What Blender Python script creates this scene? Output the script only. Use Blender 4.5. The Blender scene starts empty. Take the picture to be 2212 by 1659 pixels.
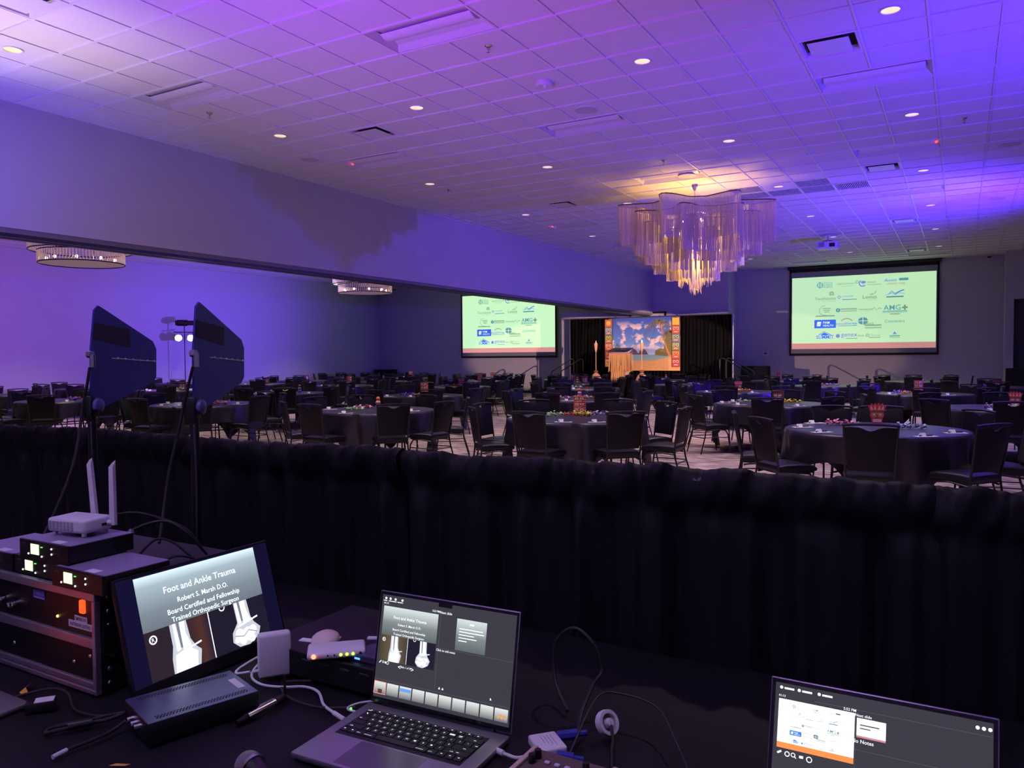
import bpy, bmesh, math, random
from math import pi, sin, cos, radians
from mathutils import Vector, Matrix, noise
random.seed(11)
S = bpy.context.scene
COL = S.collection

# ------------------------------------------------------------------ camera
CAMX, CAMY, CAMZ = 6.398, -4.835, 1.53
CEIL = 4.746
TILE = 0.6096
RIGHT = Vector((0.8669, 0.4985, -0.0071)); DOWN = Vector((0.0105, -0.0325, -0.9994)); FWD = Vector((-0.4984, 0.8663, -0.0335))
cam = bpy.data.cameras.new('camera'); cam.sensor_width = 36; cam.sensor_fit = 'HORIZONTAL'; cam.lens = 1686.68 / 2212 * 36
cam.clip_start = 0.05; cam.clip_end = 200
camo = bpy.data.objects.new('camera', cam); COL.objects.link(camo)
_m = Matrix((RIGHT, -DOWN, -FWD)).transposed().to_4x4(); _m.translation = (CAMX, CAMY, CAMZ)
camo.matrix_world = _m
S.camera = camo

# ------------------------------------------------------------------ view, world
vs = S.view_settings
vs.view_transform = 'Standard'; vs.look = 'None'; vs.gamma = 1; vs.use_curve_mapping = False; vs.exposure = 0.2
w = bpy.data.worlds.new('world'); S.world = w; w.use_nodes = True
w.node_tree.nodes['Background'].inputs[0].default_value = (0.05, 0.04, 0.09, 1); w.node_tree.nodes['Background'].inputs[1].default_value = 0.1
S.cycles.max_bounces = 4; S.cycles.diffuse_bounces = 2; S.cycles.glossy_bounces = 2; S.cycles.transparent_max_bounces = 4
S.cycles.transmission_bounces = 2; S.cycles.caustics_reflective = False; S.cycles.caustics_refractive = False; S.cycles.sample_clamp_indirect = 4; S.cycles.adaptive_threshold = 0.05; S.cycles.adaptive_min_samples = 16

# ------------------------------------------------------------------ wash lights of the event rig, with added fill lights
def spot(pos, aim, col, watts, deg=90, blend=0.8, rad=0.12):
    l = bpy.data.lights.new('wash_fill_light', 'SPOT'); l.color = col; l.energy = watts; l.spot_size = radians(deg); l.spot_blend = blend; l.shadow_soft_size = rad
    o = bpy.data.objects.new('wash_fill_light', l); COL.objects.link(o); o.location = pos
    d = Vector(aim) - Vector(pos); o.rotation_euler = d.to_track_quat('-Z', 'Y').to_euler()
    return o
VIO = (0.26, 0.055, 1.0); BLU = (0.08, 0.016, 1.0); MAG = (0.40, 0.025, 1.0); PNK = (1.0, 0.76, 0.88); WRM = (1.0, 0.60, 0.42); LIL = (0.58, 0.42, 1.0)
spot((-2.2, -2.4, 2.0), (-1.8, -1.0, 4.75), PNK, 400, 62, 1.0)          # pink-white pool over the near corner of the ceiling
spot((-1.6, -1.2, 1.6), (-1.4, 2.6, 4.75), (1.0, 0.84, 0.95), 70, 120, 1.0)  # added neutral fill that greys the middle of the ceiling
spot((-0.2, -3.4, 2.0), (0.5, 0.2, 4.75), VIO, 640, 78, 1.0)
spot((2.8, -3.2, 2.0), (2.5, 0.7, 4.75), MAG, 800, 80, 1.0)
spot((8.8, 3.0, 2.0), (5.9, 5.6, 4.75), BLU, 1250, 105, 1.0)
spot((8.4, 13.0, 2.2), (3.6, 13.7, 4.75), BLU, 2400, 132, 1.0, 0.06)     # throws the chandelier's shadow on the bulkhead
spot((7.7, 12.7, 2.6), (4.9, 12.5, 4.75), PNK, 55, 80, 1.0)
spot((-1.6, -2.6, 1.8), (-3.85, -0.6, 4.2), BLU, 650, 72, 1.0)
spot((5.5, -6.6, 1.8), (5.2, -6.0, 4.75), LIL, 2100, 95, 1.0)            # added unseen uplight behind the booth, brightens its gear by ceiling bounce
spot((-9.0, 6.0, 1.6), (-18.2, 7.0, 2.6), (0.40, 0.12, 1.0), 1500, 95, 1.0)
spot((-10.0, 15.0, 1.6), (-18.2, 15.5, 3.0), (0.2, 0.09, 1.0), 1700, 80, 1.0)
spot((-8.0, 9.0, 1.6), (-11.0, 11.0, 4.9), BLU, 600, 120, 1.0)
for _p, _a, _w in (((8.0, 13.0, 2.8), (-4.4, 23.4, 1.9), 10000), ((-15.6, 12.3, 2.8), (-3.4, 23.4, 1.85), 4500)):   # stage profile spots, shuttered wide and low
    _o = spot(_p, _a, WRM, _w, 10, 0.2, 0.04); _o.scale = (2.2, 1, 1)

# ------------------------------------------------------------------ materials
MATS = {}
LIT = ('slide_glow', 'slide_footer', 'lcd_white', 'led_red', 'orange_screen', 'led_face')
def M(name, col, rough=0.55, metal=0.0, es=0.0, ecol=None, spec=0.5, var=0.06, nscale=30.0, bump=0.0, sheen=0.0, trans=0.0):
    if name in MATS: return MATS[name]
    m = bpy.data.materials.new(name); m.use_nodes = True; nt = m.node_tree; b = nt.nodes['Principled BSDF']
    b.inputs['Roughness'].default_value = rough; b.inputs['Metallic'].default_value = metal; b.inputs['Specular IOR Level'].default_value = spec
    b.inputs['Base Color'].default_value = (*col, 1)
    if es:
        b.inputs['Emission Color'].default_value = (*(ecol or col), 1); b.inputs['Emission Strength'].default_value = es
    if sheen: b.inputs['Sheen Weight'].default_value = sheen
    if trans: b.inputs['Transmission Weight'].default_value = trans
    if (var or bump) and not es:
        tc = nt.nodes.new('ShaderNodeTexCoord'); n = nt.nodes.new('ShaderNodeTexNoise'); n.inputs['Scale'].default_value = nscale; n.inputs['Detail'].default_value = 2 if var > .2 or bump else 0
        nt.links.new(tc.outputs['Object'], n.inputs['Vector'])
        if var:
            mx = nt.nodes.new('ShaderNodeMix'); mx.data_type = 'RGBA'
            mx.inputs[6].default_value = (*[max(0, c * (1 - var)) for c in col], 1); mx.inputs[7].default_value = (*[min(1, c * (1 + var)) for c in col], 1)
            nt.links.new(n.outputs['Fac'], mx.inputs[0]); nt.links.new(mx.outputs[2], b.inputs['Base Color'])
        if bump:
            bp = nt.nodes.new('ShaderNodeBump'); bp.inputs['Strength'].default_value = bump; bp.inputs['Distance'].default_value = 0.01
            nt.links.new(n.outputs['Fac'], bp.inputs['Height']); nt.links.new(bp.outputs['Normal'], b.inputs['Normal'])
    if es and not name.startswith(LIT): m.cycles.emission_sampling = 'NONE'      # tiny glows are found by chance, big screens are sampled
    MATS[name] = m; return m
def E(name, col, es=1.0): return M(name, col, 0.6, es=es, spec=0.2)

def ramp_emit(name, stops, es=1.0, axis=1):
    """emission whose colour runs along a generated axis (what the screen displays)"""
    if name in MATS: return MATS[name]
    m = bpy.data.materials.new(name); m.use_nodes = True; nt = m.node_tree; b = nt.nodes['Principled BSDF']
    tc = nt.nodes.new('ShaderNodeTexCoord'); sp = nt.nodes.new('ShaderNodeSeparateXYZ'); r = nt.nodes.new('ShaderNodeValToRGB')
    nt.links.new(tc.outputs['Generated'], sp.inputs[0]); nt.links.new(sp.outputs[axis], r.inputs[0])
    while len(r.color_ramp.elements) < len(stops): r.color_ramp.elements.new(0.5)
    for e, (p, c) in zip(r.color_ramp.elements, stops): e.position = p; e.color = (*c, 1)
    nt.links.new(r.outputs[0], b.inputs['Emission Color']); b.inputs['Emission Strength'].default_value = es; b.inputs['Base Color'].default_value = (0.02, 0.02, 0.02, 1)
    b.inputs['Roughness'].default_value = 0.5
    MATS[name] = m; return m

m_wall = M('wall_paint', (0.55, 0.56, 0.61), 0.75, nscale=3, var=0.02)
m_bulk = M('bulkhead_paint', (0.56, 0.55, 0.56), 0.7, nscale=3, var=0.02)
m_tile = M('ceiling_tile', (0.74, 0.73, 0.74), 0.9, nscale=220, var=0.08)
m_grid = M('ceiling_grid_metal', (0.78, 0.78, 0.79), 0.35, spec=0.6, var=0.02)
m_whitem = M('white_enamel', (0.75, 0.75, 0.76), 0.35, var=0.02)
m_darkvoid = M('dark_plenum', (0.02, 0.02, 0.025), 0.9)
m_black = M('black_plastic', (0.007, 0.007, 0.008), 0.42, var=0.1)
m_blackm = M('black_metal', (0.008, 0.008, 0.009), 0.38, spec=0.55, var=0.1)
m_vinyl = M('black_vinyl', (0.0045, 0.004, 0.006), 0.5, spec=0.3, var=0.0)
m_seatv = M('black_vinyl_seat', (0.006, 0.0055, 0.008), 0.4, spec=0.5, var=0.0)
m_cloth = M('black_linen', (0.015, 0.014, 0.022), 0.38, spec=0.75, nscale=60, var=0.1)
m_drape = M('black_drape', (0.006, 0.0055, 0.0085), 0.65, spec=0.25, nscale=300, var=0.15)
m_wood = M('plywood', (0.25, 0.15, 0.08), 0.5, var=0.2, nscale=12)
m_chrome = M('chrome', (0.7, 0.7, 0.72), 0.18, metal=1.0, var=0.03)
m_alu = M('aluminium', (0.62, 0.62, 0.66), 0.33, metal=1.0, var=0.06)
m_white = M('white_plastic', (0.78, 0.76, 0.77), 0.4, var=0.02)
m_paper = M('white_paper', (0.85, 0.84, 0.86), 0.7, var=0.02)
m_rub = M('black_rubber', (0.012, 0.012, 0.012), 0.6)

# carpet: streaky loop pile in taupe, rose grey and charcoal
def carpet():
    m = bpy.data.materials.new('patterned_carpet'); m.use_nodes = True; nt = m.node_tree; b = nt.nodes['Principled BSDF']; L = nt.links.new
    tc = nt.nodes.new('ShaderNodeTexCoord'); mp = nt.nodes.new('ShaderNodeMapping'); mp.inputs['Scale'].default_value = (1.6, 11.0, 1)
    n = nt.nodes.new('ShaderNodeTexNoise'); n.inputs['Scale'].default_value = 1.6; n.inputs['Detail'].default_value = 5; n.inputs['Roughness'].default_value = 0.65
    r = nt.nodes.new('ShaderNodeValToRGB'); el = r.color_ramp.elements
    el[0].position = 0.38; el[0].color = (0.07, 0.05, 0.05, 1); el[1].position = 0.6; el[1].color = (0.72, 0.58, 0.54, 1)
    e = el.new(0.45); e.color = (0.34, 0.255, 0.235, 1); e = el.new(0.53); e.color = (0.45, 0.35, 0.325, 1)
    n2 = nt.nodes.new('ShaderNodeTexNoise'); n2.inputs['Scale'].default_value = 260
    bp = nt.nodes.new('ShaderNodeBump'); bp.inputs['Strength'].default_value = 0.3; bp.inputs['Distance'].default_value = 0.01
    L(tc.outputs['Object'], mp.inputs[0]); L(mp.outputs[0], n.inputs['Vector']); L(n.outputs['Fac'], r.inputs[0]); L(r.outputs[0], b.inputs['Base Color'])
    L(tc.outputs['Object'], n2.inputs['Vector']); L(n2.outputs['Fac'], bp.inputs['Height']); L(bp.outputs[0], b.inputs['Normal'])
    b.inputs['Roughness'].default_value = 0.95; b.inputs['Specular IOR Level'].default_value = 0.1
    return m
m_carpet = carpet()

# ------------------------------------------------------------------ text cache (made while the scene is still empty)
TXT = {}
def txt_prep(strings):
    for s in strings:
        if s in TXT: continue
        c = bpy.data.curves.new('t', 'FONT'); c.body = s; c.size = 1.0; c.resolution_u = 2; c.offset = 0.006
        o = bpy.data.objects.new('t', c); COL.objects.link(o)
        dg = bpy.context.evaluated_depsgraph_get(); dg.update()
        me = bpy.data.meshes.new_from_object(o.evaluated_get(dg))
        v = [tuple(p.co) for p in me.vertices]; f = [tuple(p.vertices) for p in me.polygons]
        xs = [p[0] for p in v] or [0, 1]; ys = [p[1] for p in v] or [0, 1]
        TXT[s] = (v, f, min(xs), max(xs), min(ys), max(ys))
        bpy.data.objects.remove(o); bpy.data.curves.remove(c); bpy.data.meshes.remove(me)
KEYROWS = ['`1234567890-=', 'QWERTYUIOP[]\\', "ASDFGHJKL;'", 'ZXCVBNM,./']
txt_prep(['Foot and Ankle Trauma', 'Robert S. Marsh D.O.', 'Board Certified and Fellowship', 'Trained Orthopedic Surgeon', 'R', 'Touchstone', 'Levius', 'AMG', 'PAM', 'HEALTH',
          'excel', 'therapy', 'Select', 'Concentra', 'SUMMIT', 'genex', 'Kids', 'Chance', 'Oklahoma', 'Surgical', 'Hospital', 'OBJECTIVE', 'Surgical ', 'REDBUD', 'Access', 'URGENT CARE',
          'ConnectLINK', 'MEDICAL IMAGING', 'HEALTHCARE', 'Next slide', 'No Notes', 'Click to add notes', 'Slide 1 of 34', '<', '>', '5:52 PM', '41:13', 'FURMAN', 'EMPIRE AV', 'ANTENNA DISTRO', 'SHURE', 'esc', 'shift', 'tab', 'command', 'option']
         + list('`1234567890-=QWERTYUIOP[]\\ASDFGHJKL;\'ZXCVBNM,./'))

# ------------------------------------------------------------------ geometry builder
class G:
    def __init__(s): s.bm = bmesh.new(); s.mi = 0
    def _fin(s, faces):
        for f in faces: f.material_index = s.mi
        return s
    def face(s, pts):
        f = s.bm.faces.new([s.bm.verts.new(p) for p in pts]); return s._fin([f])
    def mesh(s, verts, faces):
        vv = [s.bm.verts.new(v) for v in verts]; out = []
        for f in faces:
            try: out.append(s.bm.faces.new([vv[i] for i in f]))
            except ValueError: pass
        return s._fin(out)
    def box(s, c, size, rz=0, bevel=0, seg=2, mat=None):
        mt = Matrix.Translation(c) @ (mat if mat is not None else Matrix.Rotation(rz, 4, 'Z')) @ Matrix.Diagonal((*size, 1))
        r = bmesh.ops.create_cube(s.bm, size=1.0, matrix=mt)
        if bevel:
            es = list({e for v in r['verts'] for e in v.link_edges})
            rr = bmesh.ops.bevel(s.bm, geom=es, offset=bevel, segments=seg, affect='EDGES', profile=0.5)
            fs = set(rr['faces'])
            for v in rr['verts']: fs.update(v.link_faces)
            return s._fin(fs)
        return s._fin({f for v in r['verts'] for f in v.link_faces})
    def b2(s, x0, x1, y0, y1, z0, z1, bevel=0, seg=2):
        return s.box(((x0 + x1) / 2, (y0 + y1) / 2, (z0 + z1) / 2), (abs(x1 - x0), abs(y1 - y0), abs(z1 - z0)), 0, bevel, seg)
    def tube(s, pts, r, n=8, cap=True, rf=None):
        pts = [Vector(p) for p in pts]; rings = []; up = None
        for i, p in enumerate(pts):
            t = (pts[min(i + 1, len(pts) - 1)] - pts[max(i - 1, 0)]).normalized()
            if up is None: up = Vector((0, 0, 1)) if abs(t.z) < 0.9 else Vector((1, 0, 0))
            a = t.cross(up)
            if a.length < 1e-6: a = t.cross(Vector((0, 1, 0)))
            a.normalize(); b = a.cross(t).normalized(); up = b
            rr = r if rf is None else rf[i]
            rings.append([s.bm.verts.new(p + (a * cos(2 * pi * k / n) + b * sin(2 * pi * k / n)) * rr) for k in range(n)])
        fs = []
        for A, B in zip(rings, rings[1:]):
            for k in range(n): fs.append(s.bm.faces.new((A[k], A[(k + 1) % n], B[(k + 1) % n], B[k])))
        if cap:
            fs.append(s.bm.faces.new(rings[0][::-1])); fs.append(s.bm.faces.new(rings[-1]))
        return s._fin(fs)
    def lathe(s, prof, n=24, c=(0, 0, 0), mat=None):
        c = Vector(c); rings = []
        for (r, z) in prof:
            ring = []
            for k in range(n):
                p = Vector((max(r, 1e-4) * cos(2 * pi * k / n), max(r, 1e-4) * sin(2 * pi * k / n), z))
                if mat is not None: p = mat @ p
                ring.append(s.bm.verts.new(p + c))
            rings.append(ring)
        fs = []
        for A, B in zip(rings, rings[1:]):
            for k in range(n): fs.append(s.bm.faces.new((A[k], A[(k + 1) % n], B[(k + 1) % n], B[k])))
        return s._fin(fs)
    def ball(s, c, r, n=12, sc=(1, 1, 1)):
        prof = [(r * sin(pi * i / (n // 2 + 2)), -r * cos(pi * i / (n // 2 + 2))) for i in range(n // 2 + 3)]
        return s.lathe(prof, n, c, Matrix.Diagonal(Vector(sc)))
    def prism(s, pts, h, mat=None):
        """outline in XY extruded by h along +Z"""
        mat = mat or Matrix.Identity(4); k = len(pts)
        a = [s.bm.verts.new(mat @ Vector((x, y, 0))) for x, y in pts]; b = [s.bm.verts.new(mat @ Vector((x, y, h))) for x, y in pts]
        fs = [s.bm.faces.new(a[::-1]), s.bm.faces.new(b)]
        for i in range(k): fs.append(s.bm.faces.new((a[i], a[(i + 1) % k], b[(i + 1) % k], b[i])))
        return s._fin(fs)
    # flat drawing in the local XY plane
    def rect(s, x0, y0, x1, y1, z=0.0): return s.face([(x0, y0, z), (x1, y0, z), (x1, y1, z), (x0, y1, z)])
    def flat(s, pts, z=0.0): return s.face([(x, y, z) for x, y in pts])
    def disc(s, cx, cy, r, z=0.0, n=20, sy=1.0): return s.flat([(cx + r * cos(2 * pi * k / n), cy + r * sy * sin(2 * pi * k / n)) for k in range(n)], z)
    def stroke(s, pts, wd, z=0.0):
        L_, R_ = [], []
        for i, p in enumerate(pts):
            a = pts[max(i - 1, 0)]; b = pts[min(i + 1, len(pts) - 1)]; dx, dy = b[0] - a[0], b[1] - a[1]; l = math.hypot(dx, dy) or 1
            ww = wd[i] if isinstance(wd, (list, tuple)) else wd
            L_.append((p[0] - dy / l * ww / 2, p[1] + dx / l * ww / 2, z)); R_.append((p[0] + dy / l * ww / 2, p[1] - dx / l * ww / 2, z))
        k = len(pts)
        return s.mesh(L_ + R_, [(i, i + k, i + k + 1, i + 1) for i in range(k - 1)])
    def ring(s, cx, cy, r, wd, z=0.0, a0=0, a1=360, n=20): return s.stroke([(cx + r * cos(radians(a0 + (a1 - a0) * i / n)), cy + r * sin(radians(a0 + (a1 - a0) * i / n))) for i in range(n + 1)], wd, z)
    def text(s, t, cx, cy, wd=None, hh=None, z=0.0, mat=None, ital=0.0):
        v, f, x0, x1, y0, y1 = TXT[t]; k = wd / (x1 - x0) if wd else hh / (y1 - y0)
        ky = k if not (wd and hh) else hh / (y1 - y0)
        P = [Vector(((p[0] - (x0 + x1) / 2) * k + ital * (p[1] - y0) * ky + cx, (p[1] - (y0 + y1) / 2) * ky + cy, z)) for p in v]
        if mat is not None: P = [mat @ p for p in P]
        return s.mesh(P, f)

def obj(name, g, mats, parent=None, loc=None, rot=None, smooth=30, **props):
    me = bpy.data.meshes.new(name)
    bmesh.ops.recalc_face_normals(g.bm, faces=g.bm.faces) if smooth != 'flat2d' else None
    g.bm.to_mesh(me); g.bm.free()
    for m in (mats if isinstance(mats, (list, tuple)) else [mats]): me.materials.append(m)
    if smooth and smooth != 'flat2d':
        me.shade_smooth(); me.set_sharp_from_angle(angle=radians(smooth))
    o = bpy.data.objects.new(name, me); COL.objects.link(o)
    if parent is not None: o.parent = parent
    if loc is not None: o.location = loc
    if rot is not None: o.rotation_euler = rot
    for k, v in props.items(): o[k] = v
    return o
def thing(name, label, cat, loc=(0, 0, 0), rot=(0, 0, 0), group=None):
    o = bpy.data.objects.new(name, None); COL.objects.link(o); o.empty_display_size = 0.1
    o.location = loc; o.rotation_euler = rot; o['label'] = label; o['category'] = cat
    if group: o['group'] = group
    return o
def tag(o, label, cat, group=None):
    o['label'] = label; o['category'] = cat
    if group: o['group'] = group
    return o
def struct(name, g, mats, label=None, smooth=0, parent=None):
    o = obj(name, g, mats, parent, smooth=smooth)
    if parent is None: o['kind'] = 'structure'
    if label: o['label'] = label
    return o
def link(name, data, parent=None, loc=None, rot=None, scale=None):
    o = bpy.data.objects.new(name, data); COL.objects.link(o)
    if parent is not None: o.parent = parent
    if loc is not None: o.location = loc
    if rot is not None: o.rotation_euler = rot
    if scale is not None: o.scale = scale
    return o
def dup(root, loc=None, rot=None, label=None, group=None):
    r = root.copy(); COL.objects.link(r)
    if loc is not None: r.location = loc
    if rot is not None: r.rotation_euler = rot
    if label: r['label'] = label
    if group: r['group'] = group
    for ch in root.children:
        c = ch.copy(); COL.objects.link(c); c.parent = r
        for gch in ch.children:
            d = gch.copy(); COL.objects.link(d); d.parent = c
    return r

# ================================================================== THE ROOM
XL, XR, YB, YF = -18.2, 9.6, -9.0, 25.0     # left wall, right wall, wall behind the camera, far wall
XS = -3.855                                  # room-side face of the bulkhead
struct('floor', G().b2(XL - .2, XR + .2, YB - .2, YF + .3, -0.1, 0.0), m_carpet, 'taupe and rose streaked patterned carpet of the ballroom')
struct('wall_left', G().b2(XL - .2, XL, YB, YF, 0, 5.2), m_wall, 'long plain wall of the side hall lit violet')
struct('wall_far', G().b2(XL - .2, XR + .2, YF, YF + .2, 0, 5.2), m_wall, 'far grey wall that carries both projection screens')
struct('wall_right', G().b2(XR, XR + .2, YB, YF, 0, 5.2), m_wall, 'plain wall along the open side of the ballroom')
struct('wall_back', G().b2(XL - .2, XR + .2, YB - .2, YB, 0, 5.2), m_wall, 'plain wall behind the technician table')
struct('wall_stage', G().b2(-7.75, -0.98, 23.85, YF, 0, 5.2), m_wall, 'projecting wall section behind the stage')
g = G(); g.b2(7.57, 7.80, 24.0, YF, 0, 5.2); g.b2(7.80, XR, 24.0, YF, 3.25, 5.2)
struct('wall_corner', g, m_wall, 'projecting wall section with a dark opening beside the screen')
struct('door_1', G().b2(7.80, XR, 24.35, 24.4, 0, 3.25), M('dark_door', (0.05, 0.045, 0.06), 0.5), 'tall dark doorway panel in the corner')
# bulkhead with the folding-wall track along its lower edge
g = G(); g.b2(XS - .45, XS, YB, 23.85, 3.19, 5.2)
struct('wall_bulkhead', g, m_bulk, 'deep dropped bulkhead between ballroom and side hall')
g = G(); g.b2(XS - .43, XS - .02, YB, 23.85, 3.13, 3.19); struct('trim_1', g, M('track_grey', (0.2, 0.19, 0.2), 0.5), 'grey folding wall track casing under the bulkhead')
g = G(); g.b2(XS - .36, XS - .25, YB, 23.85, 3.09, 3.13); g.b2(XS - .19, XS - .09, YB, 23.85, 3.09, 3.13)
struct('trim_2', g, M('track_dark', (0.1, 0.1, 0.1), 0.4, metal=0.6), 'dark twin rails of the folding wall track')
bb = M('baseboard_vinyl', (0.05, 0.05, 0.055), 0.5)
for nm, a in (('baseboard_far', (XL, XR, YF - .012, YF, 0, .1)), ('baseboard_left', (XL, XL + .012, YB, YF, 0, .1)), ('baseboard_stage', (-7.762, -0.968, 23.838, 23.85, 0, .1)), ('baseboard_right', (XR - .012, XR, YB, YF, 0, .1))):
    struct(nm, G().b2(*a), bb)

# ---- suspended ceiling of the ballroom: slab, grid runners, tiles
ceil = struct('ceiling', G().b2(XS - .1, XR + .2, YB, YF, CEIL + .12, CEIL + .3), m_darkvoid, 'white tiled suspended ceiling washed in violet light')
I0, I1, J0, J1 = -7, 16, -15, 41
def gx(i): return i * TILE
troffers = [(i, j) for j in (-4, 2, 8, 14, 20, 26, 32, 38) for i in (-4, 2, 8)]
vents = [(i, j) for j in (-2, 6, 16, 26, 36) for i in (-2, 8)]
downs = [(i, j) for j in (-1, 5, 11, 17, 23, 29, 35) for i in (-4, 0, 5, 9)]
returns = [(4, 17), (4, 18), (5, 18), (6, 17), (6, 18), (7, 18)]
skip = set(vents) | set(downs) | set(returns)
for i, j in troffers: skip |= {(i, j), (i + 1, j)}
hw = TILE / 2 - 0.004
def tile_mesh(g, cx, cy, x0=None):
    a, b = (cx - hw if x0 is None else x0), cx + hw; c, d = cy - hw, cy + hw; z = CEIL + .006; e = .012; zt = CEIL + .02
    v = [(a + e, c + e, z), (b - e, c + e, z), (b - e, d - e, z), (a + e, d - e, z), (a, c, z + .004), (b, c, z + .004), (b, d, z + .004), (a, d, z + .004), (a, c, zt), (b, c, zt), (b, d, zt), (a, d, zt)]
    g.mesh(v, [(3, 2, 1, 0), (0, 1, 5, 4), (1, 2, 6, 5), (2, 3, 7, 6), (3, 0, 4, 7), (4, 5, 9, 8), (5, 6, 10, 9), (6, 7, 11, 10), (7, 4, 8, 11), (8, 9, 10, 11)])
g = G(); tile_mesh(g, 0, 0); t0 = obj('ceiling_tile', g, m_tile, ceil, smooth=0)
cells = [(i, j) for i in range(I0, I1) for j in range(J0, J1) if (i, j) not in skip]
def seen(i, j):
    p = Vector((gx(i + .5), gx(j + .5), CEIL)) - Vector((CAMX, CAMY, CAMZ)); d = p.dot(FWD)
    if d < 1: return None
    u, v = p.dot(RIGHT) / d, p.dot(DOWN) / d
    return d if abs(u) < 0.72 and v > -0.55 else None
near = sorted((seen(i, j), i, j) for i, j in cells if seen(i, j) and i > I0)[:298]
nearset = {(i, j) for _, i, j in near}
for k, (_, i, j) in enumerate(near):
    if k == 0: t0.location = (gx(i + .5), gx(j + .5), 0)
    else: link('ceiling_tile', t0.data, ceil, (gx(i + .5), gx(j + .5), 0))
g = G()
for i, j in cells:
    if (i, j) in nearset: continue
    tile_mesh(g, gx(i + .5), gx(j + .5), XS + .004 if i == I0 else None)
obj('ceiling_tiles_beyond', g, m_tile, ceil, smooth=0, kind='stuff')
for i in range(I0 + 1, I1):
    cuts = [j for (a, j) in troffers if a + 1 == i]; y = YB          # runners stop at the long light fittings
    for j in sorted(cuts) + [None]:
        e = YF if j is None else gx(j)
        if e > y: obj('grid_runner', G().b2(gx(i) - .012, gx(i) + .012, y, e, CEIL - .004, CEIL + .03), m_grid, ceil, smooth=0)
        if j is not None: y = gx(j + 1)
gcross = G().b2(-TILE / 2 + .012, TILE / 2 - .012, -.012, .012, CEIL - .002, CEIL + .028); cr0 = None
for j in range(J0, J1):
    # cross tees run wall to wall except through the 2 ft by 4 ft light fittings
    obj('cross_tee', G().b2(XS, XR, gx(j) - .011, gx(j) + .011, CEIL - .009, CEIL + .028), m_grid, ceil, smooth=0)
gcross.bm.free()
struct('trim_3', G().b2(XS, XS + .022, YB, 23.85, CEIL - .004, CEIL + .03), m_grid, 'white wall angle where ceiling meets bulkhead')
struct('trim_4', G().b2(-.98, 7.57, YF - .022, YF, CEIL - .004, CEIL + .03), m_grid, 'white wall angle where ceiling meets far wall')
# ceiling of the side hall
CL = 4.9
c2 = struct('ceiling_side', G().b2(XL, XS - .1, YB, YF, CL + .1, CL + .2), m_darkvoid, 'tiled ceiling of the side hall seen under the bulkhead')
g = G()
for i in range(-30, -6):
    for j in range(-8, 41):
        a, b, c, d = gx(i) + .014, gx(i + 1) - .014, gx(j) + .014, gx(j + 1) - .014
        if b > XS - .45: continue
        g.face([(a, d, CL + .006), (b, d, CL + .006), (b, c, CL + .006), (a, c, CL + .006)])
obj('ceiling_tiles', g, m_tile, c2, smooth=0, kind='stuff')
g = G()
for i in range(-29, -7): g.b2(gx(i) - .014, gx(i) + .014, YB, YF, CL, CL + .02)
for j in range(-8, 41): g.b2(XL, XS - .45, gx(j) - .014, gx(j) + .014, CL + .001, CL + .02)
obj('grid_runners', g, m_grid, c2, smooth=0, kind='stuff')

# ---- labels by place in a grid
ORD = ['first', 'second', 'third', 'fourth', 'fifth', 'sixth', 'seventh', 'eighth', 'ninth']
ROWN = {-1: 'nearest', 0: 'second', 1: 'third', 2: 'fourth', 3: 'fifth', 4: 'sixth', 5: 'far'}
# recessed downlights (lit): tile with a round hole, reflector can, trim ring, lamp
lampw = E('downlight_lamp', (1.0, 0.82, 0.5), 3.0)
lampc = M('downlight_reflector_selflit', (0.9, 0.82, 0.68), 0.25, metal=0.5, es=0.5, ecol=(0.95, 0.66, 0.24))  # reflector emits by itself, standing in for lamp light on it
n = 32; R0 = .088
g = G(); sq = []
for k in range(n):
    a = 2 * pi * k / n; m_ = max(abs(cos(a)), abs(sin(a))); sq.append((hw * cos(a) / m_, hw * sin(a) / m_, CEIL + .006))
ci = [(R0 * cos(2 * pi * k / n), R0 * sin(2 * pi * k / n), CEIL + .006) for k in range(n)]
g.mesh(sq + ci, [(k, (k + 1) % n, n + (k + 1) % n, n + k) for k in range(n)])
holed = obj('ceiling_tile', g, m_tile, ceil, smooth=0); dl0 = None
for q, (i, j) in enumerate(downs):
    p = (gx(i + .5), gx(j + .5), 0)
    if q == 0: holed.location = p
    else: link('ceiling_tile', holed.data, ceil, p)
    lab = 'round recessed downlight, %s row from the camera, %s from the bulkhead' % (ORD[(j + 1) // 6], ORD[[-4, 0, 5, 9].index(i)])
    if dl0 is None:
        t = thing('downlight', lab, 'ceiling light', (p[0], p[1], CEIL), group='recessed downlights')
        a = obj('trim_ring', G().lathe([(.083, .006), (.083, -.002), (.09, -.005), (.1, -.002), (.1, .006)], 28), m_whitem, t)
        b = obj('reflector', G().lathe([(.083, .006), (.075, .06), (.055, .1), (.03, .11)], 28), lampc, t)
        c = obj('lamp', G().lathe([(.001, .085), (.03, .086), (.036, .095), (.03, .11), (.001, .11)], 16), lampw, t)
        dl0 = (t, (a, b, c))
    else:
        t = dl0[0].copy(); COL.objects.link(t); t.location = (p[0], p[1], CEIL); t['label'] = lab
        for c in dl0[1]: d = c.copy(); COL.objects.link(d); d.parent = t
    if j >= -1:
        l = bpy.data.lights.new('downlight_beam', 'SPOT'); l.energy = 210; l.color = (1.0, 0.8, 0.76); l.spot_size = radians(86); l.spot_blend = 0.6; l.shadow_soft_size = .05
        lo = bpy.data.objects.new('downlight_beam', l); COL.objects.link(lo); lo.parent = t; lo.location = (0, 0, -.012)

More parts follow.
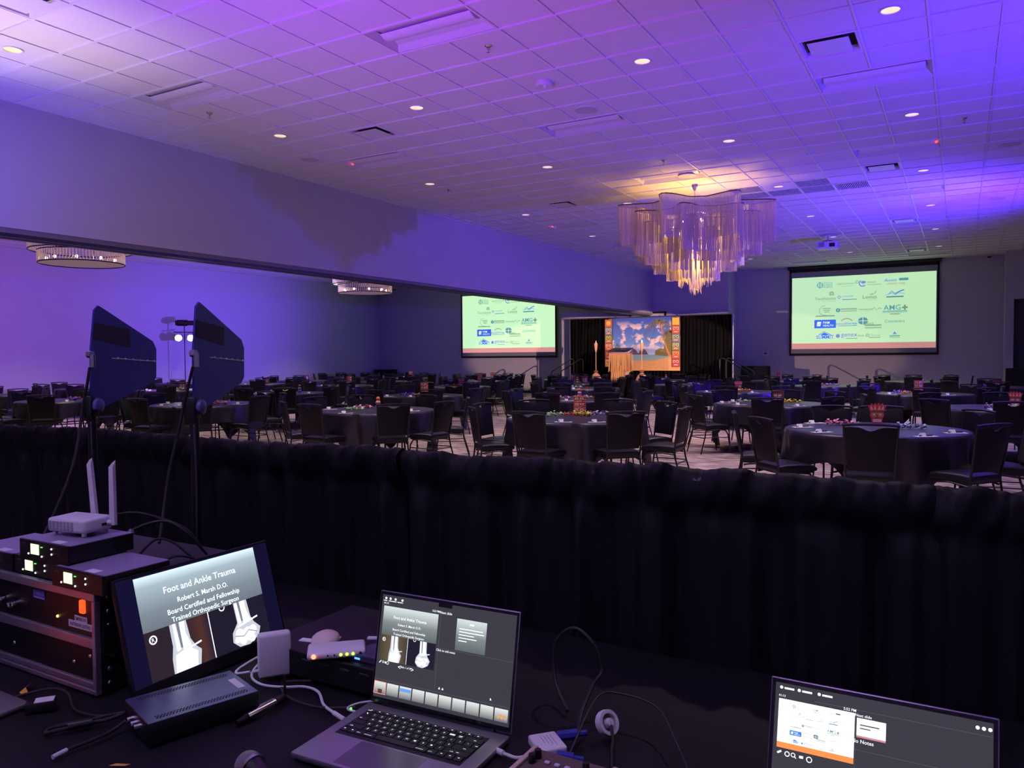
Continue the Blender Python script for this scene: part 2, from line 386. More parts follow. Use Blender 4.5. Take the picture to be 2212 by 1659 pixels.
# 2 x 4 ft indirect light fittings (switched off)
m_lens = M('frosted_lens', (0.72, 0.72, 0.75), 0.35, var=0.01)
m_pan = M('light_pan', (0.66, 0.66, 0.68), 0.45, var=0.01)
m_red = E('red_standby_led', (1.0, 0.05, 0.05), 3.0)
tr0 = None
for (i, j) in troffers:
    p = (gx(i + 1), gx(j + .5), CEIL)
    lab = 'long unlit recessed light fitting, %s row from the camera, %s from the bulkhead' % (ORD[(j + 4) // 6], ORD[(i + 4) // 6])
    if tr0 is None:
        W_, D_ = TILE - .015, TILE / 2 - .012
        t = thing('light_fitting', lab, 'ceiling light', p, group='long recessed light fittings')
        g = G()
        prof = [(-D_, .0), (-D_ + .02, .0), (-D_ * .72, .05), (-.08, .075)]
        for sg in (1, -1):
            for A, B in zip(prof, prof[1:]): g.face([(-W_, sg * A[0], A[1]), (W_, sg * A[0], A[1]), (W_, sg * B[0], B[1]), (-W_, sg * B[0], B[1])])
            g.face([(sg * W_, -D_, 0), (sg * W_, D_, 0), (sg * (W_ - .05), D_ * .8, .06), (sg * (W_ - .05), -D_ * .8, .06)])
        g.face([(-W_, -.09, .076), (W_, -.09, .076), (W_, .09, .076), (-W_, .09, .076)])
        a = obj('pan', g, m_pan, t, smooth=40)
        g = G(); ar = [(-.1 + .2 * k / 10, .035 - .035 * sin(pi * k / 10)) for k in range(11)]
        g.mesh([(s_ * (W_ - .06), y, z + .012) for s_ in (-1, 1) for y, z in ar], [(k, k + 1, k + 12, k + 11) for k in range(10)] + [tuple(range(11)), tuple(range(21, 10, -1))])
        b = obj('lens', g, m_lens, t, smooth=50)
        c = obj('sensor', G().lathe([(.001, -.004), (.014, -.003), (.016, .006)], 12, (-W_ + .07, -.03, .02)), m_pan, t)
        tr0 = (t, (a, b, c))
    else:
        t = tr0[0].copy(); COL.objects.link(t); t.location = p; t['label'] = lab
        for c in tr0[1]: d = c.copy(); COL.objects.link(d); d.parent = t
for (x, y) in ((gx(-4) + .06, gx(8.5)), (gx(10) - .06, gx(14.4)), (gx(-4) + .06, gx(20.5))):
    tag(obj('standby_light', G().ball((x, y, CEIL + .02), .02, 8), m_red), 'tiny red standby light on the fitting %s' % {(gx(-4) + .06): 'near the bulkhead, ' + ('second row' if y < 8 else 'fourth row')}.get(x, 'in the third row near the grilles'), 'indicator light')

# plaque air diffusers
vn0 = None
for (i, j) in vents:
    p = (gx(i + .5), gx(j + .5), CEIL)
    lab = 'square plaque air diffuser, %s row from the camera, %s side' % (ORD[[-2, 6, 16, 26, 36].index(j)], 'bulkhead' if i < 0 else 'open')
    if vn0 is None:
        t = thing('air_diffuser', lab, 'air vent', p, group='square ceiling air diffusers'); h = TILE / 2 - .01
        g = G(); pr_ = [(h, 0), (h - .03, -.004), (h - .045, .03), (h - .05, .06)]
        for A, B in zip(pr_, pr_[1:]):
            for q in range(4):
                r_ = Matrix.Rotation(q * pi / 2, 3, 'Z')
                g.face([r_ @ Vector(v) for v in ((-A[0], A[0], A[1]), (A[0], A[0], A[1]), (B[0], B[0], B[1]), (-B[0], B[0], B[1]))])
        a = obj('frame', g, m_whitem, t, smooth=0)
        b = obj('plenum', G().b2(-h + .05, h - .05, -h + .05, h - .05, .06, .065), m_darkvoid, t, smooth=0)
        c = obj('plaque', G().b2(-.2, .2, -.2, .2, -.012, -.006, .002, 1), m_whitem, t, smooth=0)
        vn0 = (t, (a, b, c))
    else:
        t = vn0[0].copy(); COL.objects.link(t); t.location = p; t['label'] = lab
        for c in vn0[1]: d = c.copy(); COL.objects.link(d); d.parent = t
# slotted return-air grilles near the chandelier
m_slat = M('grille_slat', (0.5, 0.5, 0.52), 0.45)
rt0 = None
for q, (i, j) in enumerate(returns):
    p = (gx(i + .5), gx(j + .5), CEIL)
    lab = 'slotted return air grille beyond the chandelier, %s row, %s from the bulkhead' % ('nearer' if j == 17 else 'further', ORD[i - 4])
    if rt0 is None:
        t = thing('return_grille', lab, 'air vent', p, group='slotted return grilles'); h = TILE / 2 - .01; kids = []
        kids.append(obj('backing', G().b2(-h, h, -h, h, .05, .055), m_darkvoid, t, smooth=0))
        g = G()
        for s_ in (-1, 1): g.b2(s_ * h - .012, s_ * h + .012, -h, h, -.002, .03); g.b2(-h, h, s_ * h - .012, s_ * h + .012, -.002, .03)
        kids.append(obj('frame', g, m_whitem, t, smooth=0))
        sl = obj('slat', G().b2(-.006, .006, -h, h, .0, .03), m_slat, t, (-h + .035, 0, 0), smooth=0); kids.append(sl)
        for k in range(1, 18): kids.append(link('slat', sl.data, t, (-h + .035 + k * (2 * h - .07) / 17, 0, 0)))
        rt0 = (t, kids)
    else:
        t = rt0[0].copy(); COL.objects.link(t); t.location = p; t['label'] = lab
        for c in rt0[1]: d = c.copy(); COL.objects.link(d); d.parent = t
# ceiling speakers, sprinklers, smoke strobe, dome cameras
m_mesh = M('speaker_grille', (0.55, 0.55, 0.57), 0.6, var=0.1, nscale=400)
for (i, j), wd in {(-4.5, 7.5): 'beside the bulkhead', (3.5, 7.5): 'next to the third light fitting', (3.5, 14.6): 'above the chandelier', (11.5, 15.5): 'beside the blue wash', (11.5, 23.4): 'beside the pink pool of light', (11.5, 31): 'far along the open side'}.items():
    t = thing('ceiling_speaker', 'round flush ceiling speaker ' + wd, 'speaker', (gx(i), gx(j), CEIL), group='ceiling speakers')
    obj('rim', G().lathe([(.15, .006), (.152, -.006), (.165, -.004), (.165, .006)], 32), m_whitem, t)
    obj('grille', G().lathe([(.001, -.003), (.151, -.003), (.151, .006)], 32), m_mesh, t)
for (i, j), wd in {(3.5, 3.5): 'before the smoke alarm', (-3.5, 3.5): 'by the second light fitting', (10.5, 12.4): 'in the blue wash', (3.5, 12.5): 'before the chandelier', (-3.5, 12.5): 'in the dim patch near the bulkhead'}.items():
    t = thing('fire_sprinkler', 'small chrome pendant sprinkler head ' + wd, 'sprinkler', (gx(i), gx(j), CEIL), group='sprinkler heads')
    obj('escutcheon', G().lathe([(.001, -.012), (.02, -.014), (.04, .0), (.04, .006)], 20), m_chrome, t)
    obj('head', G().lathe([(.001, -.06), (.008, -.06), (.008, -.012)], 10).tube([(-.012, 0, -.012), (-.016, 0, -.035), (0, 0, -.055)], .003, 6).tube([(.012, 0, -.012), (.016, 0, -.035), (0, 0, -.055)], .003, 6), m_chrome, t)
    obj('deflector', G().lathe([(.001, -.064), (.018, -.063), (.02, -.06), (.001, -.059)], 14), m_chrome, t)
t = thing('smoke_alarm', 'round white ceiling smoke alarm with a strobe dome', 'smoke alarm', (gx(3.5), gx(5.55), CEIL))
obj('base', G().lathe([(.1, .006), (.1, -.03), (.09, -.045), (.001, -.046)], 32), m_whitem, t)
obj('strobe_dome', G().ball((.03, -.03, -.05), .03, 12), m_lens, t)
for x, y, z, wd in ((7.15, 24.85, CEIL, 'above the opening by the far wall'), (-17.1, 24.8, CL, 'in the far corner of the side hall')):
    t = thing('dome_camera', 'small black dome security camera ' + wd, 'camera', (x, y, z))
    obj('mount', G().lathe([(.07, .0), (.07, -.04), (.06, -.045)], 20), m_whitem, t); obj('dome', G().ball((0, 0, -.045), .058, 14), m_black, t)
hallrows = {-7.3: 'beside the bulkhead', -11.0: 'along the middle', -14.7: 'beside the violet wall'}
for hx, hw_ in hallrows.items():
    for q, hy in enumerate((2.6, 8.2, 13.6, 19.2)):
        t = dl0[0].copy(); COL.objects.link(t); t.location = (hx, hy, CL - .008); t['label'] = 'round downlight of the side hall %s, %s from the camera' % (hw_, ORD[q]); t['group'] = 'side hall downlights'
        for c in dl0[1]: d = c.copy(); COL.objects.link(d); d.parent = t
        l = bpy.data.lights.new('downlight_beam', 'SPOT'); l.energy = 280; l.color = (1.0, 0.82, 0.74); l.spot_size = radians(100); l.spot_blend = 0.7; l.shadow_soft_size = .05
        lo = bpy.data.objects.new('downlight_beam', l); COL.objects.link(lo); lo.parent = t; lo.location = (0, 0, -.012)
# wall thermostat panel and floor box
t = thing('wall_panel', 'white wall control panel with a grey display', 'control panel', (.105, YF, 1.627))
obj('plate', G().b2(-.11, .11, -.03, 0, -.075, .075, .008), m_whitem, t); obj('display', G().b2(-.06, .06, -.034, -.03, -.035, .035), M('grey_lcd', (0.12, 0.12, 0.2), 0.2), t)

# ================================================================== PROJECTION SCREENS AND SLIDES
m_sgrey = E('screen_margin_glow', (0.16, 0.16, 0.22), 1.0)
LOGOCOL = {'proj': [(0.09, 0.3, 0.34), (0.04, 0.14, 0.72), (0.17, 0.27, 0.16), (0.2, 0.22, 0.6), (0.34, 0.14, 0.15), (0.78, 0.95, 0.72), (0.26, 0.42, 0.28)],
           'lcd': [(0.1, 0.18, 0.22), (0.05, 0.18, 0.8), (0.2, 0.2, 0.14), (0.25, 0.25, 0.7), (0.3, 0.12, 0.12), (0.95, 0.97, 0.9), (0.38, 0.4, 0.34)]}
def logo_mats(kind, es): return [E('logo_%s_%d' % (kind, k), c, es) for k, c in enumerate(LOGOCOL[kind])]
TEAL, BLUE, OLV, PUR, RED, WHT, LGT = range(7)
def slide_logos(parent, W, H, kind, es, z):
    """sponsor slide: twenty logos, each a sub-part, drawn on a W x H slide with its origin at the lower left"""
    cx = [.245 * W, .4 * W, .56 * W, .73 * W]; ry = [.885 * H, .71 * H, .53 * H, .345 * H, .175 * H]; u = W / 4.6 * 1.06
    mats = logo_mats(kind, es)
    def L(c, r, fn):
        g = G(); fn(g, cx[c], ry[r]); obj('logo', g, mats, parent, smooth='flat2d', loc=(0, 0, z))
    def bar(g, x, y, w_, h_, mi): g.mi = mi; g.rect(x - w_ / 2 * u, y - h_ / 2 * u, x + w_ / 2 * u, y + h_ / 2 * u)
    def tx(g, t, x, y, wd, mi, it=0, hh=None): g.mi = mi; g.text(t, x, y, wd * u, hh * u if hh else None, ital=it)
    def l1(g, x, y):
        g.mi = TEAL; g.ring(x - .17 * u, y, .085 * u, .02 * u); g.rect(x - .185 * u, y - .11 * u, x - .155 * u, y + .11 * u); g.ring(x - .21 * u, y, .03 * u, .014 * u, 0, 90, 270); g.ring(x - .13 * u, y, .03 * u, .014 * u, 0, -90, 90)
        for k, s_ in enumerate(('Oklahoma', 'Surgical', 'Hospital')): tx(g, s_, x + .07 * u, y + (.075 - .075 * k) * u, .3, TEAL)
    def l2(g, x, y): tx(g, 'OBJECTIVE', x - .14 * u, y, .34, OLV); tx(g, 'Surgical', x + .14 * u, y + .01 * u, .22, TEAL); g.mi = LGT; g.ring(x + .31 * u, y + .05 * u, .04 * u, .025 * u); bar(g, x, y - .07 * u, .35, .012, LGT)
    def l3(g, x, y):
        g.mi = BLUE; g.ring(x - .22 * u, y, .1 * u, .025 * u, 0, 120, 320); g.mi = PUR; g.disc(x - .2 * u, y + .03 * u, .075 * u, sy=.55); g.rect(x - .21 * u, y - .06 * u, x - .195 * u, y + .01 * u); tx(g, 'REDBUD', x + .06 * u, y + .02 * u, .26, OLV); bar(g, x + .13 * u, y - .06 * u, .42, .02, LGT)
    def l4(g, x, y): tx(g, 'Access', x - .15 * u, y + .06 * u, .36, BLUE, .35); bar(g, x + .25 * u, y + .07 * u, .27, .08, TEAL); tx(g, 'URGENT CARE', x + .03 * u, y - .06 * u, .52, RED)
    def l5(g, x, y): g.mi = OLV; g.ring(x + .2 * u, y + .12 * u, .06 * u, .025 * u, 0, -60, 240); g.ring(x + .2 * u, y + .11 * u, .025 * u, .016 * u); tx(g, 'Touchstone', x, y - .03 * u, .66, OLV); tx(g, 'MEDICAL IMAGING', x + .12 * u, y - .13 * u, .4, LGT)
    def l6(g, x, y): g.mi = PUR; g.flat([(x - .3 * u, y), (x - .24 * u, y + .06 * u), (x - .18 * u, y), (x - .24 * u, y - .06 * u)]); g.mi = WHT; g.disc(x - .24 * u, y, .025 * u, .001); tx(g, 'ConnectLINK', x + .03 * u, y + .02 * u, .36, BLUE); bar(g, x + .08 * u, y - .09 * u, .45, .025, TEAL)
    def l7(g, x, y):
        g.mi = LGT; g.flat([(x - .05 * u, y + .05 * u), (x + .12 * u, y + .08 * u), (x + .21 * u, y + .2 * u), (x + .17 * u, y + .09 * u), (x + .08 * u, y + .03 * u)]); tx(g, 'Levius', x, y - .03 * u, .42, OLV); tx(g, 'HEALTHCARE', x + .06 * u, y - .13 * u, .25, LGT)
    def l8(g, x, y):
        g.mi = PUR; g.stroke([(x - .18 * u, y + .02 * u), (x - .1 * u, y + .12 * u), (x + .02 * u, y + .02 * u)], .03 * u); g.mi = BLUE; g.stroke([(x + .02 * u, y + .04 * u), (x + .14 * u, y + .11 * u), (x + .26 * u, y + .15 * u)], .03 * u); g.stroke([(x - .28 * u, y), (x - .1 * u, y + .06 * u), (x, y), (x + .12 * u, y + .06 * u), (x + .28 * u, y + .03 * u)], .012 * u); bar(g, x, y - .06 * u, .5, .045, TEAL)
    def l9(g, x, y):
        g.mi = LGT; g.ring(x - .02 * u, y, .16 * u, .02 * u, 0, 80, 290)
        for k in range(3): bar(g, x + .05 * u, y + (.07 - .06 * k) * u, .26 - .05 * k, .03, LGT)
        bar(g, x, y - .18 * u, .6, .03, OLV)
    def l10(g, x, y): g.mi = TEAL; g.disc(x - .27 * u, y, .07 * u); g.mi = WHT; g.rect(x - .28 * u, y - .03 * u, x - .265 * u, y + .04 * u, .001); bar(g, x + .06 * u, y + .03 * u, .5, .045, LGT); bar(g, x + .06 * u, y - .04 * u, .5, .03, LGT)
    def l11(g, x, y): bar(g, x - .12 * u, y, .42, .018, OLV); g.mi = LGT; g.stroke([(x + .08 * u, y), (x + .15 * u, y + .05 * u), (x + .2 * u, y - .05 * u), (x + .28 * u, y + .03 * u), (x + .36 * u, y)], .025 * u); bar(g, x - .05 * u, y - .05 * u, .3, .012, LGT)
    def l12(g, x, y):
        tx(g, 'AMG', x - .08 * u, y + .03 * u, .5, TEAL); g.mi = OLV; bar(g, x + .29 * u, y + .02 * u, .05, .17, OLV); bar(g, x + .29 * u, y + .02 * u, .16, .055, OLV); bar(g, x, y - .09 * u, .72, .025, TEAL); bar(g, x, y - .13 * u, .72, .012, TEAL); bar(g, x, y - .18 * u, .3, .025, OLV)
    def l13(g, x, y):
        bar(g, x, y, .68, .28, BLUE); g.mi = WHT; g.flat([(x - .27 * u, y - .07 * u), (x - .15 * u, y - .07 * u), (x - .12 * u, y + .07 * u), (x - .24 * u, y + .08 * u)], .001); g.mi = TEAL; g.stroke([(x - .26 * u, y - .05 * u), (x - .14 * u, y + .02 * u)], .015 * u, .002)
        g.mi = WHT; g.text('PAM', x + .04 * u, y + .045 * u, .2 * u, z=.001); g.text('HEALTH', x + .1 * u, y - .055 * u, .32 * u, z=.001)
    def l14(g, x, y): g.mi = RED; g.ring(x, y - .06 * u, .22 * u, .022 * u, 0, 40, 140); tx(g, 'excel', x - .18 * u, y, .3, PUR); tx(g, 'therapy', x + .15 * u, y - .01 * u, .34, BLUE); bar(g, x + .02 * u, y - .08 * u, .6, .018, TEAL)
    def l15(g, x, y):
        g.mi = TEAL; g.disc(x - .2 * u, y + .07 * u, .15 * u, sy=.8); g.mi = WHT; g.rect(x - .21 * u, y - .05 * u, x - .195 * u, y + .19 * u, .001); g.rect(x - .35 * u, y + .06 * u, x - .05 * u, y + .075 * u, .001); tx(g, 'Select', x - .03 * u, y - .02 * u, .3, OLV); bar(g, x + .1 * u, y - .08 * u, .5, .05, LGT); bar(g, x + .1 * u, y - .16 * u, .5, .035, LGT)
    def l16(g, x, y): tx(g, 'Concentra', x, y + .04 * u, .58, TEAL)
    def l17(g, x, y): g.mi = BLUE; g.stroke([(x - .2 * u, y + .04 * u), (x - .03 * u, y + .15 * u), (x + .2 * u, y + .03 * u)], .02 * u); g.flat([(x - .15 * u, y + .03 * u), (x - .03 * u, y + .12 * u), (x + .15 * u, y + .03 * u)]); g.mi = BLUE; g.text('SUMMIT', x, y - .03 * u, .55 * u, .12 * u)
    def l18(g, x, y): g.mi = PUR; g.disc(x - .27 * u, y, .065 * u); tx(g, 'genex', x + .08 * u, y, .5, PUR); bar(g, x + .15 * u, y - .09 * u, .36, .02, TEAL)
    def l19(g, x, y): tx(g, 'Kids', x - .25 * u, y, .17, OLV); g.mi = LGT; [g.rect(x + (-.12 + .04 * k) * u, y - .05 * u, x + (-.095 + .04 * k) * u, y + (.05 + .03 * (k % 2)) * u) for k in range(3)]; tx(g, 'Chance', x + .16 * u, y + .01 * u, .33, LGT); bar(g, x + .15 * u, y - .07 * u, .34, .03, LGT)
    def l20(g, x, y): g.mi = PUR; g.flat([(x - .06 * u, y + .01 * u), (x, y + .12 * u), (x + .07 * u, y + .01 * u), (x + .02 * u, y + .03 * u)]); bar(g, x, y - .03 * u, .3, .03, TEAL); bar(g, x, y - .08 * u, .3, .02, LGT)
    for k, fn in enumerate((l1, l2, l3, l4, l5, l6, l7, l8, l9, l10, l11, l12, l13, l14, l15, l16, l17, l18, l19, l20)): L(k % 4, k // 4, fn)

def projection_screen(x0, x1, ztop, label, es, drop):
    """x0..x1 the framed fabric; local XY plane is the screen surface facing the room"""
    W = x1 - x0
    t = thing('projection_screen', label, 'projection screen', (x0, YF - .09, 1.56), (pi / 2, 0, 0))
    Ht = ztop - 1.56
    obj('housing', G().b2(-.06, W + .06, Ht - .1, Ht, -.08, .07, .01), m_black, t, smooth=0)
    g = G(); b_ = .055
    for a in ((0, b_, 0, Ht), (W - b_, W, 0, Ht), (0, W, 0, b_), (0, W, Ht - .2, Ht)): g.b2(a[0], a[1], a[2], a[3], -.004, .004)
    obj('border', g, M('screen_border', (0.012, 0.012, 0.014), 0.8), t, smooth=0)
    obj('fabric', G().b2(b_ - .01, W - b_ + .01, b_ - .01, Ht - .19, -.003, .001), M('screen_fabric', (0.32, 0.32, 0.36), 0.85, var=0.01), t, smooth=0)
    obj('weight_bar', G().tube([(0, -.005, 0), (W, -.005, 0)], .018, 10), m_black, t)
    sw = W - .17; y0, y1 = .215, Ht - drop
    im = obj('projected_slide', G().rect(0, 0, sw, y1 - y0), E('slide_glow_%.2f' % es, (0.50, 0.80, 0.46), es), t, (.085, y0, .004), smooth='flat2d')
    obj('footer_band', G().rect(0, 0, sw, .2), E('slide_footer_%.2f' % es, (0.62, 0.28, 0.26), es * .85), im, (0, 0, .001), smooth='flat2d')
    slide_logos(im, sw, y1 - y0, 'proj', es, .0015)
    return t
projection_screen(.965, 5.74, CEIL - .01, 'wide pull-down screen with sponsor logos on the far wall of the ballroom', 0.82, .4)
projection_screen(-13.37, -8.5, CEIL - .01, 'wide pull-down screen with sponsor logos in the side hall, cut by the bulkhead', 0.98, .4)

# ceiling projector on a drop mount
t = thing('projector', 'white ceiling-hung projector facing the screen', 'projector', (3.27, 17.62, CEIL))
obj('ceiling_plate', G().lathe([(.001, -.012), (.09, -.012), (.09, .006)], 20), m_whitem, t)
obj('pole', G().tube([(0, 0, 0), (0, 0, -.14)], .02, 10), m_whitem, t)
obj('bracket', G().tube([(-.12, -.1, -.16), (0, 0, -.13), (.12, -.1, -.16)], .008, 6).tube([(-.12, .1, -.16), (0, 0, -.13), (.12, .1, -.16)], .008, 6), m_blackm, t)
obj('body', G().box((0, 0, -.27), (.52, .4, .19), 0, .02), m_white, t)
obj('lens', G().lathe([(.001, .235), (.05, .23), (.055, .19), (.06, .15)], 20, (-.1, 0, -.27), Matrix.Rotation(-pi / 2, 3, 'X')), m_black, t)
g = G()
for k in range(5): g.b2(-.2, -.06, -.203, -.199, -.22 - .025 * k, -.21 - .025 * k)
obj('vent', g, m_black, t, smooth=0, kind='stuff'); obj('port_panel', G().b2(.06, .2, -.203, -.199, -.33, -.23), m_black, t, smooth=0)

# ================================================================== CHANDELIERS
m_chain = M('champagne_chain', (0.78, 0.68, 0.52), 0.45, metal=0.15, var=0.15)
m_bulb = E('warm_bulb', (1.0, 0.66, 0.24), 26.0)
m_rail = M('bronze_rail', (0.16, 0.12, 0.1), 0.35, metal=0.8)
CX, CY = 2.04, 9.65
t = thing('tiered_chandelier', 'huge tiered chandelier of wavy hanging champagne chain curtains', 'chandelier', (CX, CY, CEIL))
obj('canopy', G().lathe([(.001, -.11), (.02, -.11), (.05, -.04), (.06, -.01), (.06, .006)], 20), m_chrome, t)
obj('stem', G().tube([(0, 0, -.1), (0, 0, -1.3)], .012, 8), m_chrome, t)
tiers = [(1.1, .27, -.4, .75, 7, 8), (.95, .2, -.55, .8, 7, 20), (.77, .17, -.72, .78, 6, 40), (.58, .14, -.9, .74, 6, 12), (.4, .1, -1.08, .7, 5, 45), (.24, .06, -1.24, .68, 4, 0), (.1, .02, -1.42, .64, 3, 0)]
for k, (R_, A_, zt, ln, lobes, ph) in enumerate(tiers):
    def rr(a): return R_ + A_ * cos(lobes * (a - radians(ph))) + .3 * A_ * cos(2 * lobes * (a - radians(ph)))
    N = 360; pts = [(rr(2 * pi * q / N) * cos(2 * pi * q / N), rr(2 * pi * q / N) * sin(2 * pi * q / N)) for q in range(N)]
    rail = obj('hoop', G().tube([(x, y, zt) for x, y in pts[::3]] + [(pts[0][0], pts[0][1], zt)], .011, 6, False), m_rail, t)
    seg = [0]
    for q in range(N): seg.append(seg[-1] + math.dist(pts[q], pts[(q + 1) % N]))
    ns = int(seg[-1] / .0165); g = G(); q = 0
    for s_ in range(ns):
        d = (s_ + random.uniform(-.2, .2)) * seg[-1] / ns
        while q < N - 1 and seg[q + 1] < d: q += 1
        f = (d - seg[q]) / max(1e-6, seg[q + 1] - seg[q]); A, B = pts[q], pts[(q + 1) % N]; x, y = A[0] + (B[0] - A[0]) * f, A[1] + (B[1] - A[1]) * f
        tx, ty = B[0] - A[0], B[1] - A[1]; l = math.hypot(tx, ty) or 1; hx, hy = tx / l * .0052, ty / l * .0052; le = ln + random.uniform(-.012, .012) - (.25 * ln * random.random() if k > 4 else 0)
        g.face([(x - hx, y - hy, zt), (x + hx, y + hy, zt), (x + hx, y + hy, zt - le), (x - hx, y - hy, zt - le)])
    obj('chain_curtain', g, m_chain, t, smooth=0, kind='stuff')
g = G()
for q in range(6): g.tube([(0, 0, -.5), (.55 * cos(q * pi / 3 + .3), .55 * sin(q * pi / 3 + .3), -.62)], .006, 6)
obj('lamp_arms', g, m_chrome, t)
b0 = None
for q in range(15):
    rr_ = [.55, .4, .2][q % 3]; a = q * 2.4; p = (rr_ * cos(a), rr_ * sin(a), [-.7, -.62, -.95, -1.2, -.78][q % 5])
    if b0 is None: b0 = obj('bulb', G().ball((0, 0, 0), .022, 10), m_bulb, t, p)
    else: link('bulb', b0.data, t, p)
for z, e in ((-.3, 2.5), (-1.0, 55), (-1.45, 90)):
    l = bpy.data.lights.new('chandelier_glow', 'POINT'); l.energy = e; l.color = (1.0, 0.52, 0.1); l.shadow_soft_size = .1
    lo = bpy.data.objects.new('chandelier_glow', l); COL.objects.link(lo); lo.parent = t; lo.location = (0, 0, z)

# round drum chandeliers of glass rods in the side hall
m_rod = M('glass_rod', (0.75, 0.68, 0.72), 0.12, spec=0.9, es=0.18, ecol=(1.0, 0.55, 0.5))  # rods emit faintly in place of bulb light in the glass
m_brz = M('dark_bronze', (0.05, 0.045, 0.06), 0.3, metal=0.8)
m_diff = M('diffuser_disc_selflit', (0.8, 0.7, 0.66), 0.5, es=0.07, ecol=(1.0, 0.6, 0.45))  # faint emission stands in for the bulbs' light on the discs
m_bulb2 = E('drum_bulb', (1.0, 0.7, 0.34), 14.0)
for (x, y, wd) in ((-10.0, 5.18, 'nearer the antennas'), (-10.0, 14.38, 'nearer the side hall screen')):
    t = thing('drum_chandelier', 'round two-tier glass rod drum chandelier ' + wd, 'chandelier', (x, y, 3.6))
    for R_, z0, z1 in ((.83, 0, .27), (1.0, .27, .5)):
        for z in (z0, z1 - .02): obj('hoop', G().lathe([(R_ - .012, z), (R_ + .012, z), (R_ + .012, z + .02), (R_ - .012, z + .02), (R_ - .012, z)], 56), m_brz, t)
        g = G(); nn = 84 if R_ < .9 else 100
        for k in range(nn):
            a = 2 * pi * k / nn; g.tube([(R_ * cos(a), R_ * sin(a), z0 + .01), (R_ * cos(a), R_ * sin(a), z1 - .01)], .011, 4, False)
        obj('glass_rods', g, m_rod, t, kind='stuff')
    obj('diffuser', G().lathe([(.46, .03), (.82, .03)], 48), m_diff, t); obj('inner_disc', G().lathe([(.001, .02), (.44, .02), (.46, .035)], 40), m_diff, t)
    bb0 = None
    for k in range(9):
        a = 2 * pi * k / 9; p = (.66 * cos(a), .66 * sin(a), .1)
        if bb0 is None: bb0 = obj('bulb', G().ball((0, 0, 0), .03, 10), m_bulb2, t, p)
        else: link('bulb', bb0.data, t, p)
    obj('suspension_rods', G().tube([(.5, 0, .3), (.2, 0, 1.3)], .008, 6).tube([(-.25, .43, .3), (-.1, .17, 1.3)], .008, 6).tube([(-.25, -.43, .3), (-.1, -.17, 1.3)], .008, 6), m_brz, t)

# ================================================================== BANQUET TABLES AND CHAIRS
TR = .89
OFF = -88
#        name  x       y      row
TABLES = [(5.62, 4.15, 0), (2.11, 4.27, 0), (-1.31, 4.39, 0), (-5.21, 4.43, 0), (-8.96, 4.17, 0), (-13.2, 4.6, 0),
          (6.95, 8.47, 1), (3.70, 8.32, 1), (.13, 8.51, 1), (-3.52, 8.52, 1), (-7.08, 8.20, 1), (-11.5, 8.46, 1), (-14.78, 8.27, 1),
          (5.75, 12.77, 2), (2.13, 12.57, 2), (-1.87, 13.2, 2), (-5.51, 12.90, 2), (-9.49, 12.71, 2), (-13.1, 12.85, 2), (-16.4, 12.53, 2),
          (7.13, 17.0, 3), (3.27, 16.6, 3), (-.2, 16.4, 3), (-3.6, 16.7, 3), (-7.6, 17.3, 3), (-11.1, 16.5, 3), (-14.6, 16.2, 3),
          (5.28, 21.0, 4), (1.43, 20.8, 4), (-2.07, 20.2, 4), (-5.6, 20.1, 4), (-9.4, 20.9, 4), (-13.2, 20.6, 4), (-16.5, 20.7, 4)]
ROWS = ['front-row', 'second-row', 'third-row', 'fourth-row', 'back-row']
def tphrase(k):
    x, y, r = TABLES[k]; o = sorted((q for q in range(len(TABLES)) if TABLES[q][2] == r), key=lambda q: -TABLES[q][0]).index(k)
    return '%s table %s from right' % (ROWS[r], ORD[o])
def side(k, a):
    """where around table k the direction a (degrees) lies, as the camera sees it"""
    x, y, r = TABLES[k]; rel = a - math.degrees(math.atan2(y - CAMY, x - CAMX))
    return ['far', 'far left', 'left', 'near left', 'near', 'near right', 'right', 'far right'][int(math.floor(rel / 45.0 + .5)) % 8]

# cloth: a square linen on a round top - short hem between, long points at the four corners
def cloth_mesh(seed):
    rnd = random.Random(seed); g = G(); n = 112; rings = []
    ph = [rnd.uniform(0, 6.28) for _ in range(4)]
    for rad in (.0, .3, .6, .8, TR - .012): rings.append([(rad * cos(2 * pi * k / n), rad * sin(2 * pi * k / n), .757) for k in range(n)])
    rings.append([((TR + .004) * cos(2 * pi * k / n), (TR + .004) * sin(2 * pi * k / n), .75) for k in range(n)])
    for s_ in (.08, .25, .45, .65, .85, 1.0):
        ring = []
        for k in range(n):
            a = 2 * pi * k / n; c = max(abs(cos(a)), abs(sin(a))); D = min(1.16 / c - TR, .72) * (1 + .03 * sin(9 * a + ph[0]))
            corner = max(0, (1 / c - 1.12) / .3)
            fold = (.022 * sin(13 * a + ph[1]) + .018 * sin(21 * a + ph[2]) + .012 * sin(34 * a + ph[3])) * s_ * (1 + 1.6 * corner)
            r = TR + .012 + .05 * s_ * D + fold - .07 * corner * s_
            ring.append((r * cos(a), r * sin(a), .75 - s_ * D))
        rings.append(ring)
    V = [p for r in rings for p in r]
    F = [(q * n + k, q * n + (k + 1) % n, (q + 1) * n + (k + 1) % n, (q + 1) * n + k) for q in range(1, len(rings) - 1) for k in range(n)]
    F += [(0, n + (k + 1) % n, n + k) for k in range(n)]
    g.mesh(V, F); return g
cl = [obj('tablecloth', cloth_mesh(k), m_cloth, smooth=60) for k in range(4)]
clm = [o.data for o in cl]
for o in cl: bpy.data.objects.remove(o)
gt = obj('tabletop', G().lathe([(.001, .73), (TR - .01, .73), (TR - .005, .74), (TR - .01, .749), (.001, .749)], 48), m_wood); gtd = gt.data; bpy.data.objects.remove(gt)
